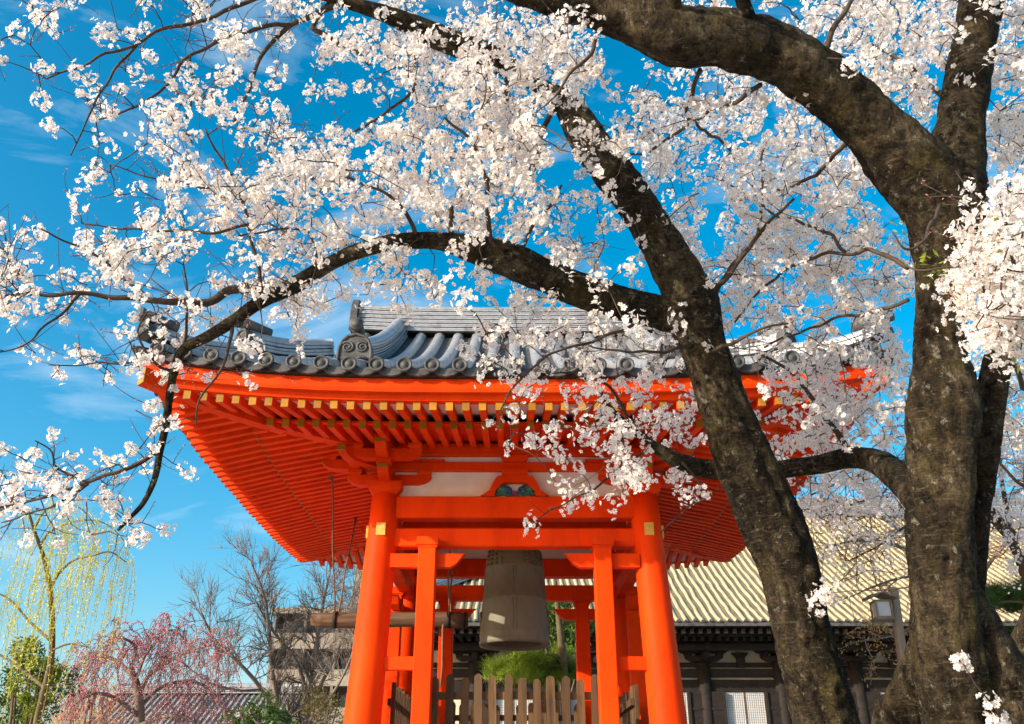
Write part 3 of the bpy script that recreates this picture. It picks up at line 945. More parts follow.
# ------------------------------------------------------------------ long temple hall
HX0, HX1, HY, HZ = -6.4, 52.0, 34.5, 7.0        # eave corners
RUN, RISE = 12.2, 7.6
hall = thing('temple_hall', ((HX0+HX1)/2, HY+RUN, 0), 'long dark timber temple hall with a sunlit yellowish tiled roof behind the tower', 'temple hall')
def hallz(t): return HZ + 0.52*t + (RISE-0.52*RUN)/RUN**2*t*t
def hall_slope(front):
    b = MB()
    sp = 0.315
    sy = 1 if front else -1
    y0 = HY if front else HY + 2*RUN
    nT = 10
    T = np.linspace(0, RUN, nT+1)
    n = int((HX1-HX0)/sp)
    ang = np.linspace(-0.1, math.pi+0.1, 6)
    xs = [HX0 + i*sp for i in range(n+1)]
    vs, fs = [], []
    for t in T:
        lo, hi = HX0 + t, HX1 - t
        vs += [(lo, y0+sy*t, hallz(t)), (hi, y0+sy*t, hallz(t))]
    fs = [(i*2, i*2+1, i*2+3, i*2+2) for i in range(nT)]
    b.add(vs, fs, 1)
    for x in xs:
        tm = min(RUN, x-HX0, HX1-x)
        if tm < 0.3: continue
        m = max(3, int(tm/RUN*nT*2.4))
        ts = np.linspace(-0.06, tm, m+1)
        jit = RNG.normal(0, 0.017, len(ts))
        hj = RNG.normal(0, 0.016, len(ts))
        vs = []
        for t, jx, jh in zip(ts, jit, hj):
            r = 0.080 + RNG.normal(0, 0.004)
            for q in ang:
                vs.append((x + jx + r*math.cos(q), y0+sy*t, hallz(max(t, 0)) + jh + r*math.sin(q)))
        k = len(ang)
        b.add(vs, [(i*k+j, i*k+j+1, (i+1)*k+j+1, (i+1)*k+j) for i in range(m) for j in range(k-1)], 0, True)
        b.add(vs[:k], [tuple(range(k))], 2)
    # drip edge
    b.box(((HX0+HX1)/2, y0+sy*0.12, HZ-0.09), (HX1-HX0-0.1, 0.22, 0.13), 2)
    return b.build('roof_slope', [M['hallroll'], M['hallpan'], M['tile_dark']], hall)
hall_slope(True); hall_slope(False)
for s in (-1, 1):       # hipped ends
    b = MB()
    x0 = HX0 if s < 0 else HX1
    ts = np.linspace(0, RUN, 11)
    vs = []
    for t in ts:
        vs += [(x0 - s*t, HY + t, hallz(t)), (x0 - s*t, HY + 2*RUN - t, hallz(t))]
    b.add(vs, [(i*2, i*2+1, i*2+3, i*2+2) for i in range(10)], 1)
    for i in range(1, int(2*RUN/0.315)):
        y = i*0.315
        tm = min(y, 2*RUN - y)
        tt = np.linspace(0, tm, max(3, int(tm)))
        b.tube([(x0 - s*t, HY + y, hallz(t)) for t in tt], 0.095, 6, 0)
    b.build('roof_end', [M['hallroll'], M['hallpan']], hall)
    for q in (0, 1):
        pts = [(x0 - s*t, HY + t if q == 0 else HY+2*RUN-t, hallz(t)+0.05) for t in np.linspace(0.1, RUN, 12)]
        ridge_stack(pts, 0.55, 0.35, 4, 0.14, 'hip_ridge', hall)
ridge_stack([(x, HY+RUN, hallz(RUN)-0.1) for x in np.linspace(HX0+RUN, HX1-RUN, 12)], 0.9, 0.9, 8, 0.2, 'main_ridge', hall)
# eaves: dark soffit, two rows of rafter ends
b = MB()
WY = HY + 3.1
b.add([(HX0+0.2, HY+0.1, HZ-0.17), (HX1-0.2, HY+0.1, HZ-0.17), (HX1-3, WY, HZ+0.05), (HX0+3, WY, HZ+0.05)], [(0, 1, 2, 3)])
b.add([(HX0+0.2, HY+0.1, HZ-0.17), (HX0+3, WY, HZ+0.05), (HX0+3, HY+2*RUN-3, HZ+0.05), (HX0+0.2, HY+2*RUN, HZ-0.17)], [(0, 1, 2, 3)])
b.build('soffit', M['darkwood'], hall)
for off, z, r1 in ((0.28, HZ-0.30, 1.6), (1.15, HZ-0.43, 3.1)):
    b = MB()
    x = HX0 + 0.4 + off
    while x < HX1 - 0.5:
        b.beam((x, HY+off, z), (x, HY+r1, z+0.12*(r1-off)), 0.14, 0.17)
        x += 0.32
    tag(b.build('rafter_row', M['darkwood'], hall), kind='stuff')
b = MB()
b.box(((HX0+HX1)/2, HY+1.22, HZ-0.22), (HX1-HX0-2.4, 0.12, 0.10))
b.box(((HX0+HX1)/2, HY+2.0, HZ-0.62), (HX1-HX0-4.2, 0.22, 0.24))
b.build('eave_beam', M['darkwood'], hall)
# wall
wx0, wx1 = HX0 + 3.1, HX1 - 3.1
b = MB()
b.box(((wx0+wx1)/2, WY + 9.3, 4.5), (wx1-wx0-0.3, 18.2, 5.2))
b.build('wall', M['cream'], hall)
b = MB()
b.box(((wx0+wx1)/2, HY + RUN, 0.85), (wx1-wx0+3, 2*RUN-3.4, 1.7))
b.build('stone_base', M['stone'], hall)
beams = [(6.62, 0.26, 0.34), (5.86, 0.16, 0.30), (5.55, 0.30, 0.34), (5.06, 0.46, 0.30), (1.95, 0.5, 0.4)]
for z, h, dpt in beams:
    b = MB()
    b.box(((wx0+wx1)/2, WY + 0.12, z), (wx1-wx0, dpt, h))
    b.build('lintel', M['darkwood'], hall)
bay = 3.03
cx0 = 7.62 - bay*3
i = 0
bays = []
while cx0 + bay*i < wx1:
    x = cx0 + bay*i
    b = MB()
    b.tube([(x, WY, 1.2), (x, WY, 6.6)], 0.27, 16)
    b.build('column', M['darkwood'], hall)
    b = MB()      # bracket complex
    for zz, L in ((5.95, 0.75), (6.25, 1.05)):
        b.prism([(-L, zz+0.2), (-L, zz+0.12), (-L+0.2, zz), (L-0.2, zz), (L, zz+0.12), (L, zz+0.2)], (x, WY-0.3, 0), (1, 0, 0), (0, 0, 1), (0, 1, 0), 0.25)
        for dx in (-L+0.12, 0, L-0.12):
            b.box((x+dx, WY-0.3, zz+0.27), (0.28, 0.3, 0.13))
    b.beam((x, WY-0.95, 6.12), (x, WY+0.2, 6.0), 0.22, 0.22)
    b.beam((x, WY-1.3, 6.42), (x, WY+0.2, 6.35), 0.22, 0.2)
    b.build('bracket_set', M['darkwood'], hall)
    bays.append(x)
    b = MB()
    b.prism([(-0.16, 5.75), (-0.16, 6.1), (-0.34, 6.3), (0.34, 6.3), (0.16, 6.1), (0.16, 5.75)], (x+bay/2, WY-0.05, 0), (1, 0, 0), (0, 0, 1), (0, 1, 0), 0.2)
    b.build('strut', M['darkwood'], hall)
    # bay: dark door leaves at the sides, a pair of paper screens between
    xm = x + bay/2
    for s in (-1, 1):
        b = MB()
        b.box((xm + s*1.17, WY-0.12, 3.45), (0.62, 0.12, 2.75))
        for zz in (2.4, 3.3, 4.2):
            b.box((xm + s*1.17, WY-0.19, zz), (0.62, 0.04, 0.10))
        b.box((xm + s*0.83, WY-0.16, 3.45), (0.08, 0.2, 2.75))
        b.build('door_leaf', M['darkwood'], hall)
        b = MB()
        sx0 = xm + s*0.395
        b.box((sx0, WY-0.02, 3.45), (0.74, 0.03, 2.70), 0)
        nv = 9
        for j in range(nv+1):
            b.box((sx0-0.37+0.74*j/nv, WY-0.042, 3.45), (0.010, 0.012, 2.70), 1)
        for j in range(31):
            b.box((sx0, WY-0.040, 2.12+2.66*j/30), (0.74, 0.010, 0.010), 1)
        b.box((sx0 - s*0.375, WY-0.045, 3.45), (0.03, 0.03, 2.70), 2)
        b.build('paper_screen', [M['shoji'], M['greypost'], M['log']], hall)
    i += 1

# ------------------------------------------------------------------ apartment block far off at the left
AY, AX0, AX1, ATOP = 80.0, -20.6, -7.0, 15.7
apt = thing('apartment_block', ((AX0+AX1)/2, AY+6, 0), 'pale apartment block with balconies behind the bare tree', 'building')
b = MB()
b.box(((AX0+AX1)/2, AY+6.6, ATOP/2), (AX1-AX0, 10.0, ATOP))
b.build('wall', M['concrete2'], apt)
b = MB()
b.box(((AX0+AX1)/2, AY+6.0, ATOP+0.15), (AX1-AX0+0.8, 12.2, 0.5))
b.build('roof', M['concrete'], apt)
b = MB()
b.box((-12.6, AY+8, ATOP+3.1), (4.6, 5.0, 5.6))
b.box((-12.6, AY+8, ATOP+6.2), (3.2, 3.6, 1.2))
b.tube([(-12.9, AY+8, ATOP+6.8), (-12.9, AY+8, ATOP+7.9)], 0.9, 12)
b.build('rooftop_tower', M['concrete'], apt)
for fl in range(5):
    z = ATOP - 3.0*(fl+1)
    b = MB()
    b.box(((AX0+AX1)/2, AY+0.6, z), (AX1-AX0, 2.0, 0.22))
    b.box(((AX0+AX1)/2, AY-0.32, z+0.65), (AX1-AX0, 0.12, 1.1))
    b.build('balcony', M['concrete'], apt)
    for j in range(5):
        xw = AX0 + 1.5 + j*2.7
        b = MB()
        b.box((xw, AY+1.57, z+1.35), (1.9, 0.08, 2.0), 0)
        b.box((xw, AY+1.50, z+1.35), (0.08, 0.08, 2.0), 1)
        b.box((xw, AY+1.50, z+2.38), (2.0, 0.10, 0.08), 1)
        b.build('window', [M['glass'], M['concrete']], apt)
for j in range(6):
    b = MB()
    b.box((AX0 + 0.12 + j*2.69, AY+0.6, ATOP/2), (0.2, 1.98, ATOP-0.1))
    b.build('partition', M['concrete2'], apt)

# ------------------------------------------------------------------ low tiled house at the left
LX0, LX1, LY, LZE, LZR = -16.5, -8.6, 36.0, 2.8, 5.0
house = thing('tiled_house', ((LX0+LX1)/2, LY+4, 0), 'low house with a grey tiled roof behind the pink weeping cherry', 'house')
b = MB()
T = np.linspace(0, 1, 5)
for x in np.arange(LX0, LX1, 0.24):
    for sgn in (1, -1):
        yy = lambda t: LY + (t*4 if sgn > 0 else 8 - t*4)
        b.tube([(x, yy(t), LZE+(LZR-LZE)*t+0.01) for t in T], 0.055, 6, 0)
for sgn in (1, -1):
    y0 = LY if sgn > 0 else LY+8
    b.add([(LX0, y0, LZE), (LX1, y0, LZE), (LX1, LY+4, LZR), (LX0, LY+4, LZR)], [(0, 1, 2, 3)], 1)
b.build('roof', [M['pinkgrey_tile'], M['concrete2']], house)
ridge_stack([(x, LY+4, LZR) for x in np.linspace(LX0, LX1, 8)], 0.4, 0.3, 4, 0.12, 'ridge', house)
b = MB()
b.box(((LX0+LX1)/2, LY+4, 1.55), (LX1-LX0-1, 6.6, 3.1))
for s in (LX0+0.55, LX1-0.55):
    b.prism([(-3.3, 3.0), (3.3, 3.0), (0, LZR-0.2)], (s, LY+4, 0), (0, 1, 0), (0, 0, 1), (1, 0, 0), 0.1)
b.build('wall', M['cream'], house)

# ------------------------------------------------------------------ wooden lantern post at the right
lp0, lp1 = PY(908, 700, 15.0), PY(893, 588, 15.0)
lant = thing('lantern_post', (lp0[0]+0.12, 15.0, 0), 'grey leaning wooden post carrying a small roofed paper lantern before the hall', 'lantern')
b = MB()
dd = (lp1-lp0)/np.linalg.norm(lp1-lp0)
base = lp0 - dd*(lp0[2]/dd[2])
b.beam(base, lp1, 0.13, 0.13, up=(0, 1, 0), bevel=0.012)
b.build('post', M['greypost'], lant)
c = PY(881.5, 610, 14.95)
b = MB()
for sx in (-1, 1):
    for sy in (-1, 1):
        b.box(c + (sx*0.12, sy*0.12, 0), (0.025, 0.025, 0.28))
    b.box(c + (sx*0.12, 0, 0.13), (0.025, 0.23, 0.025)); b.box(c + (sx*0.12, 0, -0.13), (0.025, 0.23, 0.025))
    b.box(c + (0, sx*0.12, 0.13), (0.23, 0.025, 0.025)); b.box(c + (0, sx*0.12, -0.13), (0.23, 0.025, 0.025))
b.box(c + (0, 0, -0.155), (0.29, 0.29, 0.025))
b.beam(c + (0.12, 0.02, 0.08), c + (0.28, 0.02, 0.08), 0.06, 0.06)
fr = b.build('lantern_frame', M['greypost'], lant)
b = MB(); b.box(c, (0.21, 0.21, 0.25)); b.build('paper_pane', M['shoji'], fr)
b = MB()
for s in (-1, 1):
    b.add([c + (s*0.22, -0.20, 0.155), c + (s*0.22, 0.20, 0.155), c + (0, 0.20, 0.25), c + (0, -0.20, 0.25), c + (s*0.22, -0.20, 0.21), c + (s*0.22, 0.20, 0.21), c + (0, 0.20, 0.265), c + (0, -0.20, 0.265)],
          [(0, 1, 2, 3), (4, 7, 6, 5), (0, 4, 5, 1), (0, 3, 7, 4), (1, 5, 6, 2)])
b.build('lantern_roof', M['greypost'], lant)
# ------------------------------------------------------------------ cherry trees in the foreground
def fbm(p, octv=4):
    a, s, t = 1.0, 1.0, 0.0
    for _ in range(octv):
        t += a * mnoise.noise(Vector(p) * s)
        a *= 0.5
        s *= 2.1
    return t

def bark_tube(b, pts, radii, n=26, seed=0.0, amp=0.10, knots=(), closed_tip=True):
    """trunk or limb: smooth path, lumpy radius, knots as swellings with a hollow"""
    pts = np.asarray(pts, float)
    path = catmull(np.column_stack([pts, radii]), 8)
    # even spacing
    seg = np.linalg.norm(np.diff(path[:, :3], axis=0), axis=1)
    s = np.concatenate([[0], np.cumsum(seg)])
    step = max(0.014, float(np.mean(path[:, 3])) * 0.11)
    m = max(8, int(s[-1]/step))
    ss = np.linspace(0, s[-1], m)
    path = np.column_stack([np.interp(ss, s, path[:, j]) for j in range(4)])
    c, R = path[:, :3], path[:, 3]
    tan = np.gradient(c, axis=0)
    tan /= np.linalg.norm(tan, axis=1)[:, None]
    ref = np.array([1.0, 0, 0]) if abs(tan[0][0]) < 0.8 else np.array([0, 1.0, 0])
    a = np.cross(tan[0], ref); a /= np.linalg.norm(a)
    vs = []
    for i in range(m):
        a = a - tan[i]*np.dot(a, tan[i]); a /= np.linalg.norm(a)
        q2 = np.cross(tan[i], a)
        for j in range(n):
            q = 2*math.pi*j/n
            dr = math.cos(q)*a + math.sin(q)*q2
            p = c[i] + dr*R[i]
            f = fbm((p[0]*3.2+seed, p[1]*3.2, p[2]*1.7)) * amp
            # vertical furrows
            fl_ = mnoise.noise(Vector((math.cos(q)*2.1+seed, math.sin(q)*2.1, ss[i]*0.8)))
            f += 0.09*fl_ - 0.10*max(0.0, 1-abs(mnoise.noise(Vector((math.cos(q)*2.4+seed+9, math.sin(q)*2.4, ss[i]*0.7))))*7)
            f += 0.060 * fbm((p[0]*12+seed, p[1]*12, p[2]*10), 4)
            r = R[i]*(1+f)
            for kp, kr, kh in knots:
                dd = np.linalg.norm(p - kp)
                if dd < kr*2.5:
                    x = dd/kr
                    r += kh*(math.exp(-(x-0.9)**2*4) - 0.9*math.exp(-x*x*6))
            vs.append(c[i] + dr*r)
    fs = [(i*n+j, i*n+(j+1) % n, (i+1)*n+(j+1) % n, (i+1)*n+j) for i in range(m-1) for j in range(n)]
    fs += [tuple(range(n-1, -1, -1)), tuple((m-1)*n+j for j in range(n))]
    b.add(np.array(vs), fs, 0, True)
    return c, R

SKEL_P, SKEL_O = [], []     # nodes the blossoming twigs may grow from, and the tree they belong to
def note(c, own, step=0.10):
    last = None
    for p in c:
        if last is None or np.linalg.norm(p-last) > step:
            SKEL_P.append(np.array(p)); SKEL_O.append(own); last = p

def limb_px(spec):
    """(px, py, half width in px, depth) -> points, radii"""
    pts = [P(x, y, d) for x, y, w, d in spec]
    rad = [w/FPX*d for x, y, w, d in spec]
    return pts, rad

# --- leaning tree in the middle (owner 0)
cherry_b = thing('cherry_tree', (2.0, 4.75, 0), 'leaning blossoming cherry whose forked trunk crosses in front of the right half of the tower', 'cherry tree')
spec = [(827, 724, 34.5, 5.6), (816, 682, 33.5, 5.65), (804, 640, 32, 5.7), (795, 600, 31.5, 5.75), (785, 555, 33, 5.8), (768, 515, 33, 5.85), (748, 470, 31.5, 5.9), (733, 430, 28, 5.95), (718, 390, 25.5, 6.0), (706, 350, 25, 6.05), (694, 318, 27, 6.1), (684, 292, 24, 6.15)]
pts, rad = limb_px(spec)
d0 = (pts[0] - pts[1]); d0 /= -d0[2]
foot = pts[0] + d0*pts[0][2]*0.8
pts = [np.array([foot[0]+0.05, foot[1]-0.05, -0.1]), np.array([foot[0], foot[1], 0.35])] + pts
rad = [0.46, 0.31] + rad
kn = [(P(792, 545, 5.58), 0.065, 0.05), (P(808, 630, 5.5), 0.055, 0.045), (P(770, 600, 5.52), 0.07, 0.03), (P(750, 470, 5.68), 0.05, 0.03), (P(840, 690, 5.45), 0.06, 0.03)]
b = MB()
rad = [r*0.92 for r in rad]
c, R = bark_tube(b, pts, rad, 60, 1.0, 0.10, kn)
b.build('trunk', M['bark'], cherry_b)
def limb(own, tree, spec, seed, n=20, amp=0.08, name='limb', knots=()):
    pts, rad = limb_px(spec)
    b = MB()
    c, R = bark_tube(b, pts, rad, n, seed, amp, knots)
    o = b.build(name, M['bark'], tree)
    note(c, own)
    return o
limb(0, cherry_b, [(706, 335, 18, 6.05), (693, 305, 25, 6.12), (675, 270, 23, 6.2), (656, 236, 21.5, 6.25), (634, 200, 20, 6.3), (610, 168, 19.5, 6.35), (588, 138, 18, 6.4), (575, 116, 16, 6.45), (560, 98, 11, 6.5), (540, 86, 8, 6.55), (512, 70, 11, 6.5), (480, 52, 13, 6.3), (450, 42, 13, 6.2), (420, 29, 11, 6.1), (385, 14, 8, 6.0), (345, 2, 6, 5.9), (290, -14, 4, 5.8)], 2.0, 22)
limb(0, cherry_b, [(712, 330, 12, 6.1), (690, 318, 18, 6.1), (664, 313, 17.5, 6.1), (636, 307, 17, 6.05), (606, 299, 17, 6.0), (575, 289, 16.5, 5.95), (545, 276, 17, 5.9), (515, 263, 17.5, 5.85), (490, 254, 16.5, 5.85), (462, 246, 12, 5.8), (435, 241, 9, 5.8), (408, 241, 8.5, 5.75), (380, 245, 8, 5.7), (350, 254, 7.5, 5.65), (322, 268, 7.5, 5.6), (298, 283, 9, 5.55), (278, 293, 8, 5.5), (255, 305, 7, 5.5), (232, 322, 6.5, 5.45), (205, 338, 6, 5.4), (183, 350, 5.5, 5.4), (174, 372, 4.8, 5.4), (169, 400, 4.3, 5.4), (166, 425, 4, 5.4), (160, 452, 3.4, 5.4), (155, 478, 3.0, 5.4), (144, 502, 2.6, 5.4), (130, 518, 2.2, 5.4), (118, 530, 1.6, 5.4)], 3.0, 18)

# --- thick tree at the right (owner 1)
cherry_a = thing('cherry_tree', (2.75, 4.3, 0), 'thick blossoming cherry at the right with a heavy limb arching over the picture top', 'cherry tree')
spec = [(963, 724, 40, 5.05), (955, 690, 38, 5.05), (949, 655, 36, 5.05), (945, 620, 34, 5.07), (944, 580, 34, 5.1), (942, 540, 33, 5.12), (941, 500, 32.5, 5.15), (943, 460, 34, 5.2), (946, 420, 37, 5.22), (944, 390, 33, 5.25), (939, 360, 26, 5.3), (938, 325, 24.5, 5.35), (940, 290, 25.5, 5.4), (944, 255, 32, 5.4), (945, 225, 37, 5.4), (945, 200, 40, 5.4), (948, 175, 34, 5.45)]
pts, rad = limb_px(spec)
pts = [np.array([pts[0][0]+0.05, pts[0][1]+0.1, -0.1]), np.array([pts[0][0]+0.02, pts[0][1]+0.05, 0.4])] + pts
rad = [0.42, 0.29] + rad
kn = [(P(920, 395, 5.02), 0.08, 0.07), (P(950, 560, 4.92), 0.06, 0.03), (P(990, 640, 4.8), 0.06, 0.03), (P(935, 200, 5.1), 0.06, 0.02), (P(938, 420, 4.98), 0.05, 0.03)]
b = MB()
rad = [r*0.95 for r in rad]
c, R = bark_tube(b, pts, rad, 64, 5.0, 0.14, kn)
b.build('trunk', M['bark'], cherry_a)
limb(1, cherry_a, [(952, 250, 20, 5.45), (940, 208, 35, 5.42), (914, 170, 35, 5.4), (880, 133, 31, 5.35), (844, 99, 29.5, 5.3), (808, 71, 28.5, 5.25), (770, 52, 28, 5.2), (728, 41, 29.5, 5.15), (688, 37, 31, 5.1), (650, 23, 28, 5.1), (612, 8, 25, 5.1), (572, -2, 23, 5.1), (530, -14, 20, 5.1), (480, -30, 17, 5.1), (400, -55, 13, 5.1), (300, -80, 9, 5.1)], 6.0, 28, 0.10, knots=[(P(700, 60, 4.85), 0.06, 0.03)])
limb(1, cherry_a, [(946, 235, 22, 5.45), (952, 190, 30, 5.45), (958, 150, 26, 5.5), (963, 110, 23, 5.55), (969, 70, 22, 5.6), (976, 30, 21, 5.65), (984, -15, 20, 5.7), (995, -70, 16, 5.8)], 7.0, 24, 0.08)
limb(1, cherry_a, [(966, 640, 12, 5.3), (975, 560, 12, 5.35), (980, 500, 11.5, 5.4), (985, 450, 14, 5.4), (990, 410, 15, 5.4), (996, 370, 14, 5.4), (1004, 335, 11, 5.4), (1012, 300, 8, 5.4), (1020, 250, 6, 5.4), (1030, 200, 5, 5.4)], 8.0, 18)
limb(1, cherry_a, [(930, 520, 13, 5.4), (910, 490, 14.5, 5.8), (892, 472, 15, 6.1), (872, 460, 12.5, 6.4), (848, 458, 10, 6.6), (820, 464, 9.5, 6.7), (790, 468, 9, 6.8), (755, 472, 9, 6.8), (715, 470, 9.5, 6.8), (682, 462, 8.5, 6.8), (655, 447, 5.5, 6.8), (632, 428, 3.6, 6.75), (612, 410, 2.6, 6.7), (598, 388, 2, 6.7)], 9.0, 18)
limb(1, cherry_a, [(757, 50, 9, 5.2), (752, 28, 8, 5.1), (744, 5, 7, 5.0), (735, -25, 6, 4.9)], 9.5, 12)
limb(1, cherry_a, [(676, 20, 8, 5.05), (674, 0, 7, 4.95), (672, -25, 6, 4.9)], 9.7, 12)
limb(1, cherry_a, [(962, 585, 14, 5.15), (978, 618, 19, 5.1), (994, 655, 24, 5.05), (1008, 695, 30, 5.0), (1022, 745, 38, 4.95)], 9.9, 18, 0.1, 'root_flare')

# --- neighbouring trunks low at the right, mostly cut by the frame
cherry_c = thing('cherry_tree', (3.3, 6.3, 0), 'dark mossy stump like lower trunk half hidden behind the thick right cherry', 'cherry tree')
pts, rad = limb_px([(896, 740, 24, 6.9), (903, 710, 23, 6.9), (912, 680, 18, 6.85), (921, 650, 14, 6.8), (932, 610, 11, 6.7), (945, 560, 9, 6.6)])
pts = [np.array([pts[0][0]-0.1, pts[0][1], -0.1])] + pts; rad = [0.36] + rad
b = MB(); c, R = bark_tube(b, pts, rad, 24, 12.0, 0.13); b.build('trunk', M['bark'], cherry_c)
cherry_d = thing('cherry_tree', (4.2, 5.9, 0), 'dark curved trunk at the right edge leaning out of the picture', 'cherry tree')
pts, rad = limb_px([(1006, 750, 24, 6.3), (1012, 715, 22, 6.3), (1022, 680, 21, 6.25), (1036, 640, 22, 6.2), (1056, 590, 20, 6.2), (1080, 520, 17, 6.2), (1095, 440, 13, 6.1), (1100, 360, 10, 6.0)])
pts = [np.array([pts[0][0]-0.1, pts[0][1], -0.1])] + pts; rad = [0.34] + rad
b = MB(); c, R = bark_tube(b, pts, rad, 24, 14.0, 0.12); b.build('trunk', M['bark'], cherry_d)
note(c[len(c)//2:], 3)

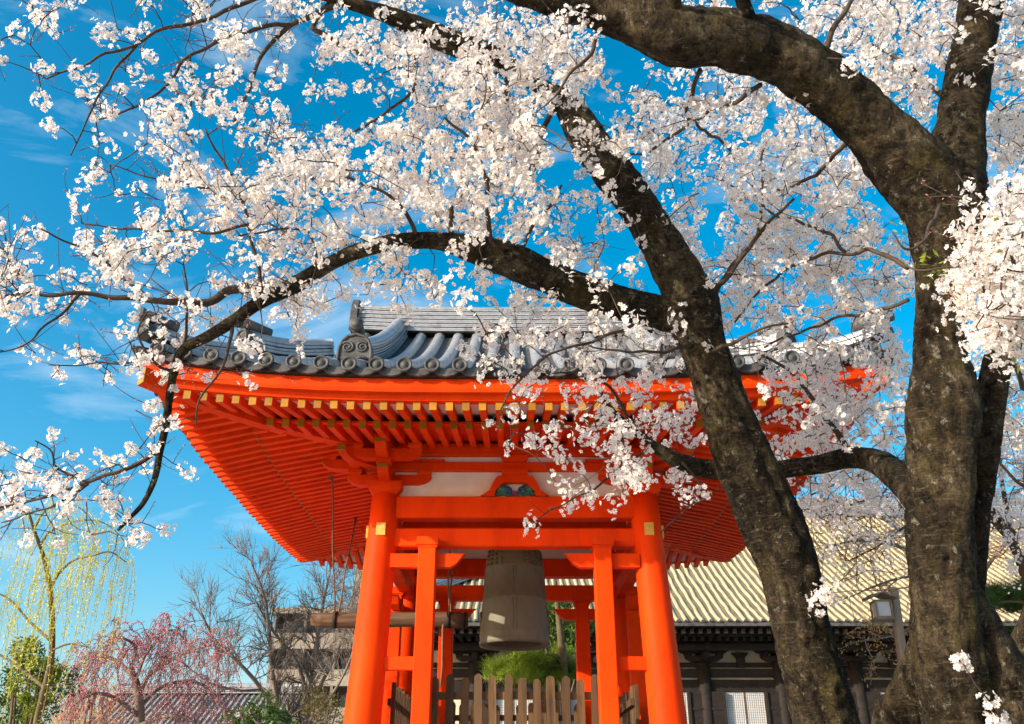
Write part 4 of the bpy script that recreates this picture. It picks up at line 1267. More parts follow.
# --- secondary branches drawn from the photo (px, py, depth), half widths taper
BR = [
 # from the left limb
 (0, [(278, 293, 5.5), (250, 290, 5.5), (225, 293, 5.5), (203, 300, 5.45), (178, 302, 5.4), (150, 301, 5.4), (110, 296, 5.35), (75, 294, 5.3), (35, 295, 5.25), (-10, 297, 5.2)], 5.0, 1.2),
 (0, [(150, 301, 5.4), (130, 285, 5.35), (105, 262, 5.3), (75, 245, 5.3), (40, 232, 5.2)], 1.6, 0.8),
 (0, [(80, 294, 5.3), (60, 312, 5.3), (40, 330, 5.3), (22, 345, 5.25), (-5, 352, 5.2)], 1.5, 0.6),
 (0, [(162, 446, 5.4), (140, 462, 5.4), (112, 473, 5.4), (88, 484, 5.4), (55, 494, 5.4), (20, 505, 5.4), (-15, 512, 5.4)], 2.4, 0.9),
 (0, [(88, 484, 5.4), (70, 498, 5.4), (40, 512, 5.4), (0, 524, 5.4)], 1.5, 0.7),
 (0, [(88, 484, 5.4), (60, 470, 5.4), (50, 452, 5.4), (32, 443, 5.35)], 1.3, 0.6),
 (0, [(172, 372, 5.4), (150, 358, 5.3), (138, 335, 5.3), (148, 310, 5.3)], 1.6, 0.8),
 (0, [(150, 358, 5.3), (120, 362, 5.3), (85, 365, 5.3), (50, 366, 5.2)], 1.2, 0.5),
 (0, [(232, 322, 5.45), (230, 340, 5.4), (226, 362, 5.35), (205, 390, 5.3), (198, 425, 5.3)], 2.2, 0.7),
 (0, [(183, 348, 5.4), (190, 318, 5.3), (186, 290, 5.3), (184, 262, 5.3)], 1.6, 0.7),
 (0, [(262, 300, 5.5), (257, 265, 5.5), (247, 225, 5.5), (238, 190, 5.5), (222, 160, 5.5), (205, 130, 5.5)], 2.3, 0.9),
 (0, [(247, 225, 5.5), (205, 232, 5.5), (165, 232, 5.45), (125, 228, 5.4), (85, 222, 5.4)], 1.5, 0.7),
 (0, [(318, 270, 5.6), (308, 232, 5.6), (270, 231, 5.6), (235, 236, 5.6)], 1.4, 0.8),
 (0, [(238, 190, 5.5), (200, 185, 5.5), (160, 178, 5.45), (110, 165, 5.4)], 1.3, 0.6),
 (0, [(416, 240, 5.75), (410, 222, 5.7), (400, 203, 5.65), (385, 192, 5.6), (362, 182, 5.6), (345, 178, 5.55)], 2.4, 0.9),
 (0, [(492, 250, 5.8), (489, 215, 5.7), (486, 182, 5.65), (478, 155, 5.6), (464, 135, 5.55), (446, 117, 5.5)], 2.6, 1.2),
 (0, [(488, 180, 5.65), (494, 158, 5.6), (500, 142, 5.55), (482, 122, 5.5)], 1.8, 0.8),
 (0, [(452, 240, 5.8), (451, 222, 5.78), (451, 205, 5.75)], 3.0, 2.2),
 (0, [(520, 258, 5.85), (530, 230, 5.9), (548, 208, 6.0), (562, 186, 6.0)], 2.2, 1.0),
 # from the upper limb, hanging into the upper left
 (0, [(345, 2, 5.9), (318, 12, 5.85), (290, 25, 5.8), (266, 50, 5.75), (250, 85, 5.7), (232, 125, 5.7)], 3.2, 1.2),
 (0, [(330, 4, 5.9), (310, 25, 5.9), (330, 38, 5.9), (352, 50, 5.9), (372, 64, 5.9)], 3.0, 1.6),
 (0, [(290, 25, 5.8), (260, 28, 5.7), (225, 40, 5.6), (190, 55, 5.5), (165, 85, 5.5), (140, 105, 5.4), (100, 120, 5.4)], 2.2, 0.9),
 (0, [(190, 55, 5.5), (192, 85, 5.5), (186, 120, 5.5), (190, 145, 5.5)], 1.4, 0.6),
 (0, [(290, -14, 5.8), (240, 5, 5.7), (190, 22, 5.6), (140, 40, 5.5), (90, 62, 5.4), (45, 80, 5.4)], 2.4, 0.9),
 (0, [(140, 40, 5.5), (110, 78, 5.5), (88, 120, 5.45), (70, 155, 5.4)], 1.5, 0.7),
 (0, [(420, 29, 6.1), (415, 60, 6.0), (412, 92, 5.9), (390, 110, 5.9), (352, 134, 5.85)], 2.3, 1.2),
 (0, [(512, 70, 6.5), (505, 100, 6.3), (520, 130, 6.2), (515, 160, 6.2), (505, 190, 6.1)], 2.6, 1.0),
 (0, [(560, 98, 6.5), (545, 125, 6.5), (537, 155, 6.5), (528, 182, 6.5)], 3.0, 1.6),
 # right side
 (0, [(702, 295, 6.1), (722, 282, 6.1), (745, 255, 6.1), (768, 225, 6.1), (795, 200, 6.1)], 3.2, 1.3),
 (0, [(712, 300, 6.2), (730, 270, 6.4), (757, 235, 6.7), (762, 180, 7.0), (764, 140, 7.2)], 2.5, 1.0),
 (0, [(690, 345, 5.9), (660, 352, 5.6), (625, 350, 5.4), (590, 345, 5.3)], 2.0, 0.8),
 (0, [(712, 352, 5.9), (735, 342, 5.6), (760, 330, 5.5), (790, 322, 5.5)], 2.2, 0.9),
 (0, [(640, 322, 6.0), (600, 340, 5.9), (560, 350, 5.8), (520, 380, 5.8), (500, 410, 5.8)], 1.8, 0.8),
 (1, [(632, 428, 6.75), (618, 395, 6.6), (590, 375, 6.5), (560, 370, 6.4)], 2.0, 0.8),
 (1, [(655, 447, 6.8), (630, 460, 6.7), (600, 485, 6.6), (570, 500, 6.5), (532, 525, 6.4)], 1.6, 0.5),
 (1, [(682, 462, 6.7), (705, 490, 6.5), (690, 505, 6.4), (668, 525, 6.35), (660, 533, 6.3)], 1.3, 0.5),
 (1, [(848, 450, 6.6), (830, 425, 6.6), (810, 395, 6.7), (790, 370, 6.8), (760, 355, 6.9)], 3.0, 1.2),
 (1, [(908, 300, 5.6), (870, 312, 5.9), (840, 318, 6.2), (800, 332, 6.5), (765, 348, 6.8)], 2.0, 0.9),
 (1, [(908, 268, 5.4), (880, 255, 5.6), (845, 252, 5.9), (800, 262, 6.3), (762, 290, 6.7), (735, 322, 7.0)], 2.3, 1.0),
 (1, [(845, 252, 5.9), (825, 232, 6.1), (800, 222, 6.4), (768, 210, 6.7), (740, 190, 7.0), (715, 175, 7.1)], 1.8, 0.8),
 (1, [(862, 128, 5.4), (840, 150, 5.8), (815, 175, 6.2), (780, 190, 6.7), (740, 200, 7.0)], 2.6, 1.0),
 (1, [(760, 85, 5.3), (738, 100, 5.7), (710, 110, 6.2), (680, 130, 6.6), (650, 150, 6.8), (625, 155, 6.9)], 2.6, 1.0),
 (1, [(700, 70, 5.2), (690, 95, 5.5), (688, 115, 5.8), (702, 130, 6.1), (722, 140, 6.4), (735, 160, 6.7)], 2.4, 1.0),
 (1, [(600, 22, 5.2), (590, 50, 5.0), (570, 75, 4.9), (552, 95, 4.9)], 2.4, 1.0),
 (1, [(580, 2, 5.1), (565, 25, 4.6), (560, 45, 4.4)], 2.2, 1.2),
 (1, [(820, 62, 5.2), (832, 30, 5.3), (848, 5, 5.4), (862, -25, 5.5)], 3.5, 1.5),
 (1, [(960, 110, 5.5), (925, 80, 5.8), (892, 55, 6.0), (865, 40, 6.2)], 3.0, 1.2),
 (1, [(940, 205, 5.1), (925, 240, 4.6), (905, 248, 4.5), (890, 232, 4.5)], 2.0, 0.8),
 # near sprays at the right edge
 (3, [(1095, 440, 6.1), (1060, 420, 5.0), (1025, 385, 4.2), (1005, 350, 3.9), (992, 372, 3.85)], 3.5, 1.5),
 (3, [(1100, 360, 6.0), (1055, 340, 4.6), (1020, 330, 4.0), (1008, 310, 3.8), (1010, 280, 3.75), (1018, 250, 3.75), (1006, 215, 3.75), (1008, 180, 3.75)], 4.0, 1.4),
 (3, [(1020, 330, 4.0), (1000, 322, 3.85), (985, 300, 3.75), (975, 275, 3.7)], 2.2, 1.0),
 (3, [(1010, 275, 3.75), (985, 262, 3.7), (955, 266, 3.7), (925, 270, 3.75), (905, 262, 3.8)], 2.0, 0.8),
 (3, [(1080, 520, 6.2), (1045, 500, 6.0), (1015, 480, 5.9), (990, 455, 5.9)], 2.5, 1.0),
 (1, [(998, 365, 5.4), (1012, 350, 5.3), (1030, 335, 5.2)], 3.0, 2.0),
]
TREES = {0: cherry_b, 1: cherry_a, 3: cherry_d}
bm_br = {0: MB(), 1: MB(), 3: MB()}
for own, sp_, w0, w1 in BR:
    pts = np.array([P(x, y, d) for x, y, d in sp_])
    dep = np.array([d for _, _, d in sp_])
    wpx = np.linspace(w0, w1, len(pts))
    q = catmull(np.column_stack([pts, wpx/FPX*dep]), 6)
    jit = np.array([[mnoise.noise(Vector((p[0]*6+i, p[1]*6, p[2]*6))) for i in (0, 31, 57)] for p in q[:, :3]])
    q[:, :3] += jit * 0.025 * np.minimum(1, np.arange(len(q))/3.0)[:, None]
    bm_br[own].tube(q[:, :3], q[:, 3]*1.05, 8)
    note(q[:, :3], own, 0.06)
for own, m_ in bm_br.items():
    m_.build('branches', M['twig'], TREES[own])

# ---- where the blossom is dense in the picture: one digit per 32 px cell (0-9)
G = [
 #0....................15  16...................31
 "2222333223264446" "5643113356776888",
 "2222333632757677" "8820012335778677",
 "0122344433124788" "8864344421477547",
 "0133445551112679" "8656776753014008",
 "0032446445678889" "8357866786400018",
 "0012356469989888" "8445854788830007",
 "0024566676686886" "8641465788853038",
 "4457766667644456" "6731265887884159",
 "7666456565345546" "6832158878886489",
 "5333455477514116" "7551117877775179",
 "2134454412000016" "6577748666660069",
 "0124551100000003" "5544344257775025",
 "0000440000000004" "4445550157775003",
 "0101431000000003" "2335540258874006",
 "3343320000000000" "0167550556653026",
 "5444420000000000" "1343021145663035",
 "2221210000000000" "1000000004541003",
 "0000000000000000" "0000000002200001",
]
cl = []
for r_, row in enumerate(G):
    assert len(row) == 32, (r_, len(row))
    for c_ in range(-2, 34):
        dg = int(row[min(31, max(0, c_))])
        if c_ < 0 and r_ > 6: dg = min(dg, 5)
        if dg == 0: continue
        x0_ = c_*32
        cov = min(0.94, dg/9.2)
        lam = -math.log(1-cov) * (3.8 if x0_ < 256 else (5.4 if x0_ < 640 else 8.0))
        for _ in range(RNG.poisson(lam)):
            x, y = 32*(c_+RNG.random()), 32*(r_+RNG.random())
            if x < 260: d = RNG.normal(5.45, 0.32)
            elif x < 640: d = RNG.normal(5.9 if y < 340 else 6.3, 0.45)
            elif x < 940: d = RNG.normal(7.0 if y > 110 else 6.3, 0.55)
            else: d = RNG.normal(6.3, 0.5) if y < 180 or RNG.random() < 0.25 else (RNG.normal(3.85, 0.2) if y < 350 else RNG.normal(5.9, 0.3))
            if r_ >= 14 and c_ >= 24: d = RNG.normal(7.6, 0.5)
            cl.append((x, y, d))
# strays above the picture so that the crown goes on over the frame
for _ in range(420):
    x = RNG.uniform(-100, 1130); y = RNG.uniform(-170, 0)
    cl.append((x, y, RNG.normal(5.9, 0.6)))
for x, y, d in ((823, 597, 5.35), (821, 600, 5.36), (825, 594, 5.36), (958, 662, 4.75), (960, 660, 4.75), (990, 703, 4.7), (995, 722, 4.7), (1000, 724, 4.7), (532, 526, 6.4), (562, 28, 4.35), (556, 40, 4.35), (568, 42, 4.4), (572, 22, 4.4), (560, 52, 4.4), (1000, 240, 3.7), (985, 262, 3.7)):
    cl.append((x, y, d))
CL = np.array([P(*q) for q in cl])
# limbs stay readable: drop clusters that would sit inside wood
SP0 = np.array(SKEL_P)
SO0 = np.array(SKEL_O)

# ---- twigs: every cluster joins the nearest node of the growing skeleton
order = np.argsort([np.min(np.linalg.norm(SP0 - c, axis=1)) for c in CL])
cap_n = len(SP0) + len(CL)*6
NP_ = np.zeros((cap_n, 3)); NO_ = np.zeros(cap_n, int)
NP_[:len(SP0)] = SP0; NO_[:len(SO0)] = SO0
cnt = len(SP0)
tw = {0: MB(), 1: MB(), 3: MB()}
cl_own = np.zeros(len(CL), int)
cl_dir = np.zeros((len(CL), 3))
for ci in order:
    c = CL[ci]
    dist = np.linalg.norm(NP_[:cnt] - c, axis=1)
    j = int(np.argmin(dist))
    p0, own, D = NP_[j], NO_[j], dist[j]
    cl_own[ci] = own
    v = c - p0
    cl_dir[ci] = v/(D+1e-9)
    if D < 0.03:
        continue
    m = 3 if D < 0.25 else 5
    t = np.linspace(0, 1, m+1)[:, None]
    side = RNG.normal(0, 1, 3); side -= v*np.dot(side, v)/(D*D)
    side /= np.linalg.norm(side)+1e-9
    bow = side*D*RNG.uniform(0.03, 0.16) + np.array([0, 0, RNG.uniform(-0.02, 0.12)*D])
    pts = p0 + v*t + bow*(4*t*(1-t)) + RNG.normal(0, 0.006, (m+1, 3))*np.minimum(1, t*3)
    r0 = 0.0034 + min(0.0045, 0.0035*D)
    tw[own].tube(pts, np.linspace(r0, 0.0020, m+1), 5)
    for p in pts[1:]:
        NP_[cnt] = p; NO_[cnt] = own; cnt += 1
# bare budding twiglets, most of them at the left where the bloom is thin
n_sk = cnt
tips = []
for _ in range(5200):
    j = RNG.integers(0, n_sk)
    p0, own = NP_[j].copy(), NO_[j]
    leftness = 1.0 if p0[0] < -1.3 else 0.2
    if RNG.random() > leftness: continue
    L = RNG.uniform(0.08, 0.30)
    d = RNG.normal(0, 1, 3) + np.array([-0.5 if p0[0] < -1 else 0.1, 0, 0.3]); d /= np.linalg.norm(d)
    bend = (RNG.normal(0, 0.75, 3) + np.array([0, 0, 0.35]))*L*2.2
    t = np.linspace(0, 1, 5)[:, None]
    pts = p0 + d*L*t + bend*L*t*t*0.6
    tw[own].tube(pts, np.linspace(0.0030, 0.0014, 5), 4)
    for q in (0.45, 0.65, 0.85, 1.0):
        if RNG.random() < 0.6:
            tips.append((p0 + d*L*q + bend*L*q*q*0.6, own))
for own, m_ in tw.items():
    tag(m_.build('twigs', M['twig'], TREES[own]), kind='stuff')

# ---- flowers
def petal_template():
    V, F, mat = [], [], []
    for k in range(5):
        q = 2*math.pi*k/5
        cq, sq = math.cos(q), math.sin(q)
        loc = [(0.10, -0.07, 0.00), (0.10, 0.07, 0.00), (0.52, -0.36, 0.10), (0.55, 0.0, 0.055), (0.52, 0.36, 0.10), (0.90, -0.24, 0.24), (0.86, 0.0, 0.20), (0.90, 0.24, 0.24)]
        o = len(V)
        V += [(x*cq - y*sq, x*sq + y*cq, z + 0.015*(k % 2)) for x, y, z in loc]
        F += [(o, o+1, o+3), (o, o+3, o+2), (o+1, o+4, o+3), (o+2, o+3, o+6, o+5), (o+3, o+4, o+7, o+6)]
        mat += [0]*5
    return np.array(V), F, mat
PT, PF, PM_ = petal_template()
o = len(PT)
# centre: small star of stamens, calyx behind
cen = [(0.0, 0.0, 0.05)] + [(0.15*math.cos(a), 0.15*math.sin(a), 0.13) for a in np.arange(6)*math.pi/3]
PT = np.vstack([PT, cen])
for j in range(6):
    PF.append((o, o+1+j, o+1+(j+1) % 6)); PM_.append(1)
o = len(PT)
cal = [(0.10*math.cos(a), 0.10*math.sin(a), -0.01) for a in np.arange(4)*math.pi/2] + [(0.02, 0, -0.34), (-0.02, 0, -0.34)]
PT = np.vstack([PT, cal])
for f in ((o, o+1, o+4), (o+1, o+2, o+4), (o+2, o+3, o+5), (o+3, o, o+5)):
    PF.append(f); PM_.append(2)
PM_ = np.array(PM_)

def rot_from_normals(nv):
    nv = nv/np.linalg.norm(nv, axis=1)[:, None]
    ref = RNG.normal(0, 1, nv.shape)
    x = np.cross(ref, nv); x /= np.linalg.norm(x, axis=1)[:, None]
    y = np.cross(nv, x)
    return np.stack([x, y, nv], axis=2)      # columns

def instance_mesh(name, T, F, FM, pos, Rm, scl, mats, parent, jitter=0.0):
    n, k = len(pos), len(T)
    base = np.array(parent['_o'])
    TT = np.broadcast_to(T, (n, k, 3)).copy()
    if jitter:
        TT += RNG.normal(0, jitter, (n, k, 3))
    V = np.einsum('nij,nkj->nki', Rm, TT)*scl[:, None, None] + pos[:, None, :] - base
    V = V.reshape(-1, 3)
    lens = np.array([len(f) for f in F])
    flat = np.concatenate([np.array(f) for f in F])
    loops = (flat[None, :] + (np.arange(n)*k)[:, None]).ravel()
    lt = np.tile(lens, n)
    ls = np.concatenate([[0], np.cumsum(lt)[:-1]])
    me = bpy.data.meshes.new(name)
    me.vertices.add(len(V)); me.vertices.foreach_set('co', V.ravel())
    me.loops.add(len(loops)); me.loops.foreach_set('vertex_index', loops.astype(np.int32))
    me.polygons.add(len(lt)); me.polygons.foreach_set('loop_start', ls.astype(np.int32)); me.polygons.foreach_set('loop_total', lt.astype(np.int32))
    for q in mats: me.materials.append(q)
    me.polygons.foreach_set('material_index', np.tile(np.array(FM), n).astype(np.int32))
    me.polygons.foreach_set('use_smooth', np.ones(len(lt), bool))
    me.update(calc_edges=True)
    me.validate()
    ob = bpy.data.objects.new(name, me)
    COL.objects.link(ob)
    ob.parent = parent
    ob['_o'] = tuple(float(x) for x in base)
    ALL.append(ob)
    return ob

fpos, fnor, fown, fs_ = [], [], [], []
for ci, c in enumerate(CL):
    own = cl_own[ci]
    dep = (c - CAM) @ np.array([0, CP, SP])
    big = RNG.uniform(0.5, 1.3)
    if c[0] < -1.9: big *= 0.85
    nf = int(RNG.integers(18, 32)*big)
    rad = 0.060*big
    ax = cl_dir[ci]
    for _ in range(nf):
        d = RNG.normal(0, 1, 3); d /= np.linalg.norm(d)
        off = d*rad*RNG.uniform(0.65, 1.1) + ax*RNG.normal(0, rad*0.6)
        fpos.append(c + off)
        fnor.append(d + RNG.normal(0, 0.28, 3))
        fown.append(own)
        fs_.append(RNG.uniform(0.0160, 0.0225) * (1.0 if dep > 4.6 else 0.8))
fpos, fnor, fown, fs_ = np.array(fpos), np.array(fnor), np.array(fown), np.array(fs_)
for own, tree in TREES.items():
    s = fown == own
    if s.sum():
        ob = instance_mesh('blossoms', PT, PF, PM_, fpos[s], rot_from_normals(fnor[s]), fs_[s], [M['petal'], M['eye'], M['bud']], tree, 0.035)
        tag(ob, kind='stuff')
print('flowers', len(fpos), 'clusters', len(CL))
# buds on the bare twiglets
BT = np.array([(0, 0, 0), (0.5, 0, 0.8), (-0.25, 0.43, 0.8), (-0.25, -0.43, 0.8), (0.32, 0, 1.7), (-0.16, 0.28, 1.7), (-0.16, -0.28, 1.7), (0, 0, 2.1)])
BF = [(0, 2, 1), (0, 3, 2), (0, 1, 3), (1, 2, 5, 4), (2, 3, 6, 5), (3, 1, 4, 6), (4, 5, 7), (5, 6, 7), (6, 4, 7)]
bp, bo = [], []
for p, own in tips:
    for _ in range(RNG.integers(1, 4)):
        bp.append(p + RNG.normal(0, 0.008, 3)); bo.append(own)
bp, bo = np.array(bp), np.array(bo)
for own, tree in TREES.items():
    s = bo == own
    if s.sum():
        n = int(s.sum())
        ob = instance_mesh('buds', BT, BF, [0]*len(BF), bp[s], rot_from_normals(RNG.normal(0, 1, (n, 3))+(0, 0, 0.4)), RNG.uniform(0.0045, 0.0085, n), [M['bud']], tree)
        tag(ob, kind='stuff')
# a few young green leaves by the right trunk and along twigs
LT = np.array([(0, 0, 0), (0.4, -0.16, 0.05), (0.4, 0.16, 0.05), (0.75, -0.10, 0.02), (0.75, 0.10, 0.02), (1.0, 0, -0.06)])
LF = [(0, 1, 2), (1, 3, 4, 2), (3, 5, 4)]
lp = []
for x, y, d in ((898, 230, 4.5), (920, 262, 4.4), (932, 278, 4.3), (940, 268, 4.3), (1003, 215, 3.7), (1006, 228, 3.7), (1010, 250, 3.7), (1012, 320, 3.9), (1016, 352, 3.9)):
    for _ in range(9):
        lp.append(P(x, y, d) + RNG.normal(0, 0.025, 3))
lp = np.array(lp)
instance_mesh('young_leaves', LT, LF, [0]*3, lp, rot_from_normals(RNG.normal(0, 1, (len(lp), 3))), RNG.uniform(0.03, 0.055, len(lp)), [M['youngleaf']], cherry_a)
# ------------------------------------------------------------------ trees and shrubs further off
def scatter_leaves(name, pos, size, mat, parent, T=LT, F=LF, up_bias=(0, 0, 0)):
    n = len(pos)
    return instance_mesh(name, T, F, [0]*len(F), np.asarray(pos), rot_from_normals(RNG.normal(0, 1, (n, 3)) + np.array(up_bias)), RNG.uniform(size*0.7, size*1.3, n), [mat], parent)

def grow(b, p, d, L, r, depth, spread=0.5, upw=0.25, out=None, seg=4, droop=0.0, minr=0.004, kids=(2, 4), sides=6):
    """recursive branch; collects end points in out"""
    pts = [np.array(p, float)]
    d = np.array(d, float); d /= np.linalg.norm(d)
    for i in range(seg):
        d = d + RNG.normal(0, 0.13, 3) + np.array([0, 0, upw*0.15 - droop*0.15])
        d /= np.linalg.norm(d)
        pts.append(pts[-1] + d*L/seg)
    pts = np.array(pts)
    r1 = max(minr, r*0.60)
    b.tube(pts, np.linspace(r, r1, len(pts)), sides if r > 0.03 else 4)
    if out is not None:
        out.extend([(q, depth) for q in pts[1:]])
    if depth <= 0:
        return
    for _ in range(RNG.integers(kids[0], kids[1]+1)):
        t = RNG.uniform(0.35, 1.0)
        o = pts[min(seg, int(t*seg))]
        nd = d + RNG.normal(0, spread, 3) + np.array([0, 0, upw])
        grow(b, o, nd, L*RNG.uniform(0.6, 0.85), max(minr, r*RNG.uniform(0.45, 0.65)), depth-1, spread, upw, out, seg, droop, minr, kids, sides)

def px_path(spec, b, n=8, ground=True):
    """(px, py, half width px, depth) trunk that starts on the ground; returns smooth points"""
    pts = [P(x, y, d) for x, y, w, d in spec]
    rad = [w/FPX*d for x, y, w, d in spec]
    if ground:
        pts = [np.array([pts[0][0], pts[0][1], -0.05])] + pts
        rad = [rad[0]*1.35] + rad
    q = catmull(np.column_stack([pts, rad]), 6)
    b.tube(q[:, :3], q[:, 3], n)
    return q

# bare grey tree
D = 26.0
f = P(290, 740, D)
bare = thing('bare_tree', (f[0], f[1], 0), 'leafless grey tree with many fine upright twigs left of the tower', 'tree')
b = MB(); tips_b = []
bt = MB()
stems = [
 [(290, 745, 6, D), (280, 715, 5, D), (272, 670, 4.2, D), (268, 620, 3.4, D), (262, 590, 2.4, D), (250, 560, 1.6, D)],
 [(284, 730, 5, D), (262, 690, 4, D-0.6), (238, 662, 3.2, D-1), (215, 640, 2.4, D-1.2), (200, 610, 1.6, D-1.3)],
 [(300, 750, 6, D), (308, 705, 5, D+0.6), (315, 655, 4, D+0.8), (322, 610, 2.8, D+0.8), (330, 572, 1.8, D+0.9)],
 [(308, 700, 4, D+0.6), (296, 660, 3, D+0.5), (272, 630, 2.2, D+0.3), (255, 600, 1.5, D)],
 [(318, 690, 3.5, D+0.5), (338, 650, 2.6, D+0.3), (350, 610, 1.8, D), (356, 575, 1.3, D)],
 [(262, 690, 3, D-0.6), (235, 690, 2.4, D-1.5), (205, 680, 1.8, D-2), (180, 660, 1.3, D-2)],
 [(310, 720, 3.5, D), (335, 690, 2.6, D-1), (352, 655, 2, D-1.5), (362, 620, 1.4, D-1.8)],
]
for i, sp_ in enumerate(stems):
    q = px_path([(x, y, w*0.55, d) for x, y, w, d in sp_], b, 8, ground=(i in (0, 2)))
    for j in range(8, len(q), 2):
        for _ in range(5 if i in (2, 4, 6) else 3):
            grow(bt, q[j, :3], RNG.normal(0, 0.55, 3) + np.array([0, 0, 0.75]), RNG.uniform(0.55, 1.05), max(0.009, q[j, 3]*0.35), 2, 0.48, 0.22, None, 3, 0, 0.0042, (3, 5))
b.build('trunk', M['greytwig'], bare)
tag(bt.build('twigs', M['greytwig'], bare), kind='stuff')

# weeping willow-like tree, first yellow-green leaves
D = 13.0
f = P(30, 745, D)
wil = thing('willow_tree', (f[0], f[1], 0), 'slender weeping willow with hanging yellow green strands at the left edge', 'willow')
b = MB()
heads = []
for i, (sp_, hd) in enumerate([
 ([(32, 745, 5.5, D), (42, 700, 5, D), (51, 660, 4.4, D), (52, 620, 4, D), (50, 588, 3.6, D), (43, 555, 2.8, D), (34, 530, 2.2, D), (28, 510, 1.6, D)], 1),
 ([(50, 588, 2.4, D), (60, 572, 2, D), (74, 560, 1.6, D-0.3), (92, 556, 1.2, D-0.4), (110, 552, 0.9, D-0.4), (126, 562, 0.6, D-0.4)], 1),
 ([(40, 545, 2, D), (50, 532, 1.6, D), (66, 524, 1.3, D+0.2), (92, 520, 1.0, D+0.2), (112, 528, 0.7, D+0.2), (130, 548, 0.5, D+0.2)], 1),
 ([(30, 515, 1.5, D), (15, 508, 1.2, D), (-6, 512, 1, D+0.3), (-20, 530, 0.8, D+0.4)], 1),
 ([(34, 530, 1.5, D), (44, 512, 1.2, D-0.4), (60, 504, 0.9, D-0.6), (80, 508, 0.7, D-0.7), (95, 525, 0.5, D-0.7)], 1),
 ([(50, 640, 2.4, D), (30, 622, 1.8, D+0.3), (10, 600, 1.4, D+0.5), (-10, 590, 1, D+0.6)], 1),
 ([(47, 690, 2.6, D), (25, 672, 2.0, D+0.4), (0, 655, 1.6, D+0.6), (-20, 650, 1.2, D+0.6)], 0),
 ([(52, 650, 1.6, D), (70, 644, 1.2, D-0.3), (90, 648, 0.9, D-0.4)], 0)]):
    q = px_path([(x, y, w*0.72, d) for x, y, w, d in sp_], b, 8, ground=(i == 0))
    if hd:
        heads.append(q[(30 if i == 0 else 8):, :3])
b.build('trunk', M['browntwig'], wil)
b = MB(); lv = []
for q in heads:
    for p in q:
        for _ in range(1 if RNG.random() < 0.6 else 2):
            o = p + RNG.normal(0, 0.06, 3)
            L = RNG.uniform(0.3, 1.75) * (1.0 if RNG.random() < 0.8 else 1.4)
            m = int(L/0.045)
            sway = RNG.normal(0, 0.08, 2)
            pts = []
            for t in np.linspace(0, 1, max(4, m)):
                pts.append(o + np.array([sway[0]*math.sin(t*2.2)*2, sway[1]*math.sin(t*2.2)*2, 0.16*math.sin(min(1, t*4)*math.pi)*0.5 - L*t]))
            b.tube(pts[::4] if len(pts) > 9 else pts, 0.0038, 3)
            for p2 in pts:
                for _ in range(2):
                    if RNG.random() < 0.75:
                        lv.append(p2 + RNG.normal(0, 0.014, 3))
b.build('hanging_strands', M['willow'], wil)
scatter_leaves('leaves', lv, 0.044, M['willow'], wil, up_bias=(0, 0, -0.3))

# pink weeping cherry
D = 19.0
f = P(140, 745, D)
pink = thing('weeping_cherry', (f[0], f[1], 0), 'weeping cherry with arching twigs of deep pink buds low at the left', 'cherry tree')
b = MB(); bt = MB(); lv = []
arcs = []
for i, sp_ in enumerate([
 [(140, 745, 6, D), (138, 715, 5.5, D), (140, 690, 5, D), (137, 660, 4, D), (130, 642, 2.6, D)],
 [(138, 670, 2.6, D), (150, 648, 2.2, D), (172, 634, 1.8, D-0.5), (198, 622, 1.5, D-0.8), (218, 620, 1.2, D-1), (235, 632, 0.8, D-1.1)],
 [(136, 655, 2.4, D), (118, 636, 2, D+0.3), (98, 630, 1.5, D+0.6), (76, 640, 1.2, D+0.8), (62, 660, 0.8, D+0.9)],
 [(139, 680, 2.6, D), (160, 662, 2, D+0.6), (185, 655, 1.6, D+1.0), (208, 662, 1.2, D+1.2), (222, 682, 0.8, D+1.3)],
 [(138, 690, 2.6, D), (115, 672, 2, D-0.6), (92, 668, 1.5, D-1.0), (70, 682, 1, D-1.2)],
 [(137, 650, 2.0, D), (146, 628, 1.6, D+0.3), (160, 612, 1.2, D+0.3), (172, 604, 0.9, D+0.2), (184, 612, 0.6, D+0.1)],
 [(139, 700, 2.6, D), (165, 690, 2, D-1), (190, 694, 1.4, D-1.5), (205, 712, 1, D-1.7)],
 [(130, 642, 2.0, D), (136, 622, 1.5, D-0.5), (120, 612, 1.1, D-0.8), (104, 622, 0.8, D-1)]]):
    q = px_path([(x, y+26, w, d) for x, y, w, d in sp_], b, 8, ground=(i == 0))
    if i: arcs.append(q[6:, :3])
b.build('trunk', M['greytwig'], pink)
for q in arcs:
    for p in q:
        for _ in range(3):
            o = p + RNG.normal(0, 0.16, 3)
            L = RNG.uniform(0.3, 1.3)
            hd = RNG.normal(0, 0.5, 2)
            pts = [o + np.array([hd[0]*L*t, hd[1]*L*t, 0.35*L*math.sin(min(1, t*1.6)*math.pi)*0.6 - L*0.8*t*t]) for t in np.linspace(0, 1, 9)]
            bt.tube(pts, np.linspace(0.008, 0.005, 9), 4)
            for k_ in range(int(L*52)):
                t = RNG.random()
                a_ = pts[min(7, int(t*8))]
                lv.append(a_ + (pts[min(8, int(t*8)+1)]-a_)*RNG.random() + RNG.normal(0, 0.022, 3))
tag(bt.build('twigs', M['greytwig'], pink), kind='stuff')
instance_mesh('pink_buds', BT, BF, [0]*len(BF), np.array(lv), rot_from_normals(RNG.normal(0, 1, (len(lv), 3))), RNG.uniform(0.013, 0.025, len(lv)), [M['pinkbud']], pink)

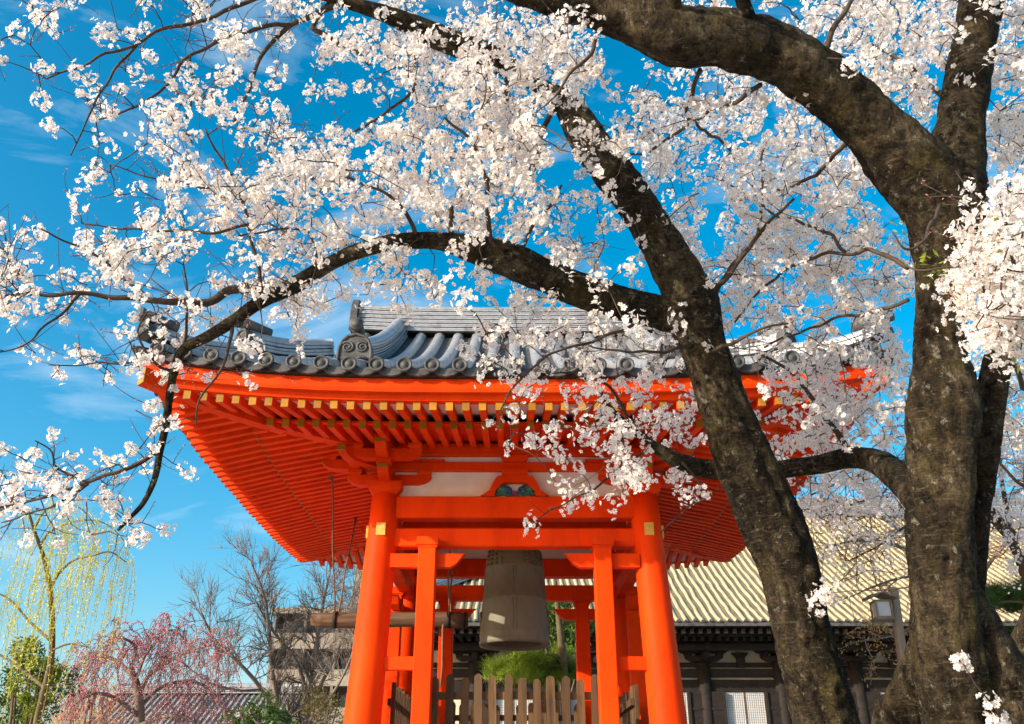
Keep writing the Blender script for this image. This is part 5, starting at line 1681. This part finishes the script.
def leaf_bush(name, label, cat, centre_px, d, rpx, n, size, mat, stem=True, squash=0.8, T=LT, F=LF, blobs=9, flowers=None):
    c = P(centre_px[0], centre_px[1], d)
    r = rpx/FPX*d
    t = thing(name, (c[0], c[1], 0), label, cat)
    pos = []
    for _ in range(blobs):
        o = c + RNG.normal(0, 0.48, 3)*r*np.array([1, 1, squash])
        rr = r*RNG.uniform(0.28, 0.5)
        k = n//blobs
        q = RNG.normal(0, 1, (k, 3)); q /= np.linalg.norm(q, axis=1)[:, None]
        pos.append(o + q*rr*RNG.uniform(0.55, 1.05, (k, 1)))
    pos = np.concatenate(pos)
    pos = pos[pos[:, 2] > 0.05]
    scatter_leaves('foliage', pos, size, mat, t, T, F, (0, 0, 0.5))
    b = MB()
    for _ in range(7):
        e = pos[RNG.integers(0, len(pos))]
        b.tube(catmull([np.array([c[0], c[1], 0.0]) + RNG.normal(0, 0.05, 3)*(1, 1, 0), np.array([c[0], c[1], c[2]*0.5]) + RNG.normal(0, 0.1, 3), e], 5), np.linspace(0.05, 0.015, 11), 6)
    b.build('stems', M['browntwig'], t)
    if flowers:
        sel = pos[RNG.integers(0, len(pos), flowers)]
        n_ = len(sel)
        ob = instance_mesh('flowers', PT, PF, PM_, sel + RNG.normal(0, 0.04, (n_, 3)), rot_from_normals(RNG.normal(0, 1, (n_, 3)) + (0, -0.8, 0.5)), RNG.uniform(0.05, 0.09, n_), [M['petal'], M['eye'], M['bud']], t)
        tag(ob, kind='stuff')
    return t
leaf_bush('evergreen_shrub', 'dark green conical evergreen shrub at the lower left corner', 'shrub', (22, 700), 16.0, 34, 5200, 0.085, M['darkpine'], squash=1.5, blobs=16)
leaf_bush('evergreen_shrub', 'yellow green upright shrub beside the dark one at the lower left', 'shrub', (36, 690), 15.2, 18, 1800, 0.07, M['pine'], squash=2.4, blobs=10)
leaf_bush('flowering_shrub', 'round green shrub dotted with pale blossoms under the bare tree', 'shrub', (262, 722), 22.0, 34, 4200, 0.10, M['shrub'], squash=0.6, blobs=14, flowers=46)
leaf_bush('broadleaf_shrub', 'olive tinted thicket low beside the left front pillar', 'shrub', (325, 712), 24.0, 34, 1700, 0.085, M['olive'], squash=0.9, blobs=14)
leaf_bush('broadleaf_shrub', 'brownish pink undergrowth between the willow and the weeping cherry', 'shrub', (95, 712), 24.0, 50, 3200, 0.08, M['rustleaf'], squash=0.5, blobs=16)
leaf_bush('broadleaf_tree', 'dark green tree standing behind the hanging bell and right rear posts', 'tree', (560, 612), 27.0, 34, 5200, 0.13, M['shrub'], squash=1.1, blobs=16)

# pines: tufts of needles on layered boughs
nq = []
NF = []
for i in range(11):
    a = 2*math.pi*i/11; e = 0.35 + 0.5*((i*7) % 5)/5
    v = np.array([math.cos(a)*math.cos(e), math.sin(a)*math.cos(e), math.sin(e)])
    s = np.cross(v, (0.3, 0.2, 1.0)); s /= np.linalg.norm(s)
    o = len(nq)
    nq += [tuple(-s*0.022), tuple(s*0.022), tuple(v)]
    NF.append((o, o+1, o+2))
NT = np.array(nq)
def pine_tree(label, base, boughs, n_each, size, mat, trunk):
    t = thing('pine_tree', (base[0], base[1], 0), label, 'pine')
    b = MB()
    q = px_path(trunk, b, 10)
    bt_, pos = MB(), []
    for (x, y, d, rx, rz) in boughs:
        c = P(x, y, d)
        j = int(np.argmin(np.linalg.norm(q[:, :3]-c, axis=1)))
        bt_.tube(catmull([q[j, :3], (q[j, :3]+c)/2 + (0, 0, 0.12), c], 5), np.linspace(0.05, 0.015, 11), 6)
        sx, sz = rx/FPX*d, rz/FPX*d
        k = int(n_each*(rx*rz)/300)
        u = RNG.normal(0, 1, (k, 3)); u /= np.linalg.norm(u, axis=1)[:, None]
        pos.append(c + u*RNG.uniform(0.2, 1.0, (k, 1))**0.6*np.array([sx, sx*0.8, sz]))
    pos = np.concatenate(pos)
    b.build('trunk', M['browntwig'], t)
    bt_.build('boughs', M['browntwig'], t)
    n = len(pos)
    instance_mesh('needles', NT, NF, [0]*len(NF), pos, rot_from_normals(RNG.normal(0, 0.5, (n, 3)) + (0, 0, 1)), RNG.uniform(size*0.7, size*1.3, n), [mat], t)
    return t
D = 21.0
pine_tree('bright green pine with spreading needle pads just beneath the bell', P(565, 740, D), [(505, 668, D, 20, 8), (530, 662, D-.3, 22, 9), (552, 666, D+.2, 20, 9), (520, 676, D-.5, 24, 7), (546, 678, D, 24, 8), (572, 672, D+.3, 16, 9), (497, 677, D+.2, 14, 5), (562, 655, D+.5, 12, 6)], 300, 0.26, M['pine'],
          [(568, 745, 5, D), (566, 700, 4.5, D), (562, 650, 4, D), (558, 610, 3, D), (555, 580, 2, D)])
D = 17.0
pine_tree('dark green pine spreading its pads right of the thick cherry trunk', P(1040, 740, D), [(1000, 596, D, 26, 9), (1022, 604, D+.3, 26, 10), (985, 606, D-.4, 14, 7), (1015, 640, D, 22, 6), (1035, 590, D, 24, 10), (1045, 560, D, 22, 10), (990, 637, D, 12, 5)], 260, 0.26, M['darkpine'],
          [(1050, 745, 8, D), (1048, 690, 7, D), (1044, 630, 6, D), (1050, 570, 4, D), (1046, 540, 3, D)])

# maple-like small tree with rusty new leaves in front of the hall roof
D = 18.0
f = P(1030, 745, D)
rust = thing('maple_tree', (f[0], f[1], 0), 'small maple with rust orange new leaves before the hall roof at the right', 'maple')
b = MB(); bt = MB(); ends = []; near = []
for i, sp_ in enumerate([
 [(985, 745, 6, D), (975, 690, 5, D), (965, 630, 4, D), (955, 580, 3, D), (940, 555, 2, D)],
 [(960, 600, 3, D), (930, 565, 2.4, D-0.4), (895, 545, 1.9, D-0.7), (860, 540, 1.4, D-0.9), (825, 548, 0.9, D-1)],
 [(955, 580, 2.6, D), (920, 545, 2, D+0.4), (885, 520, 1.5, D+0.6), (850, 510, 1.1, D+0.7), (815, 520, 0.8, D+0.8)],
 [(962, 610, 2.6, D), (985, 570, 2.1, D), (1005, 545, 1.6, D), (1030, 530, 1.2, D)],
 [(965, 630, 2.2, D), (930, 620, 1.6, D-0.4), (895, 635, 1.2, D-0.7), (865, 640, 0.8, D-0.8)],
 [(940, 575, 1.6, D), (900, 578, 1.2, D-0.3), (865, 590, 0.9, D-0.5)]]):
    q = px_path(sp_, b, 8, ground=(i == 0))
    if i: near += [p + RNG.normal(0, 0.2, 3) for p in q[10:, :3] for _ in range(22)]
    for j in range(6 if i else 20, len(q), 2):
        grow(bt, q[j, :3], RNG.normal(0, 0.8, 3) + np.array([-0.3, 0, 0.1]), RNG.uniform(0.4, 0.9), 0.014, 1, 0.6, 0.05, ends, 4, 0, 0.0045, (2, 4))
b.build('trunk', M['greytwig'], rust)
tag(bt.build('twigs', M['greytwig'], rust), kind='stuff')
lv = [e[0] + RNG.normal(0, 0.05, 3) for e in ends for _ in range(4)] + near
scatter_leaves('leaves', lv, 0.07, M['rustleaf'], rust)

# pale cherry a little further back at the right
D = 12.5
f = P(1060, 745, D)
far_ch = thing('cherry_tree', (f[0], f[1], 0), 'pale cherry further back whose thin blossom veils the hall roof at the right', 'cherry tree')
b = MB(); fp = []
mains = [
 [(1065, 745, 9, D), (1055, 690, 8, D), (1040, 620, 7, D), (1020, 560, 5, D), (1000, 520, 3.5, D)],
 [(1010, 540, 3, D), (970, 500, 2.5, D), (920, 490, 2, D), (870, 500, 1.5, D), (820, 512, 1, D)],
 [(1000, 520, 3, D), (960, 470, 2.4, D), (910, 460, 1.8, D), (850, 478, 1.2, D), (800, 500, 0.8, D)],
 [(1020, 560, 3, D), (1005, 500, 2.2, D), (1000, 450, 1.6, D), (1010, 410, 1.2, D)],
 [(960, 500, 1.6, D), (915, 520, 1.2, D), (880, 545, 0.9, D), (850, 560, 0.6, D)]]
for i, sp_ in enumerate(mains):
    q = px_path(sp_, b, 8, ground=(i == 0))
    if i:
        for p in q[::1, :3]:
            for _ in range(3):
                fp.append(p + RNG.normal(0, 0.22, 3))
for c in fp:
    j = c + RNG.normal(0, 0.2, 3)
    b.tube([j, (j+c)/2 + RNG.normal(0, 0.03, 3), c], [0.006, 0.005, 0.003], 4)
b.build('trunk', M['twig'], far_ch)
pos = np.array([c + RNG.normal(0, 0.075, 3) for c in fp for _ in range(13)])
instance_mesh('blossoms', PT, PF, PM_, pos, rot_from_normals(RNG.normal(0, 1, (len(pos), 3))), RNG.uniform(0.018, 0.024, len(pos)), [M['petal'], M['eye'], M['bud']], far_ch, 0.03)

for ob in ALL:
    if '_o' in ob: del ob['_o']
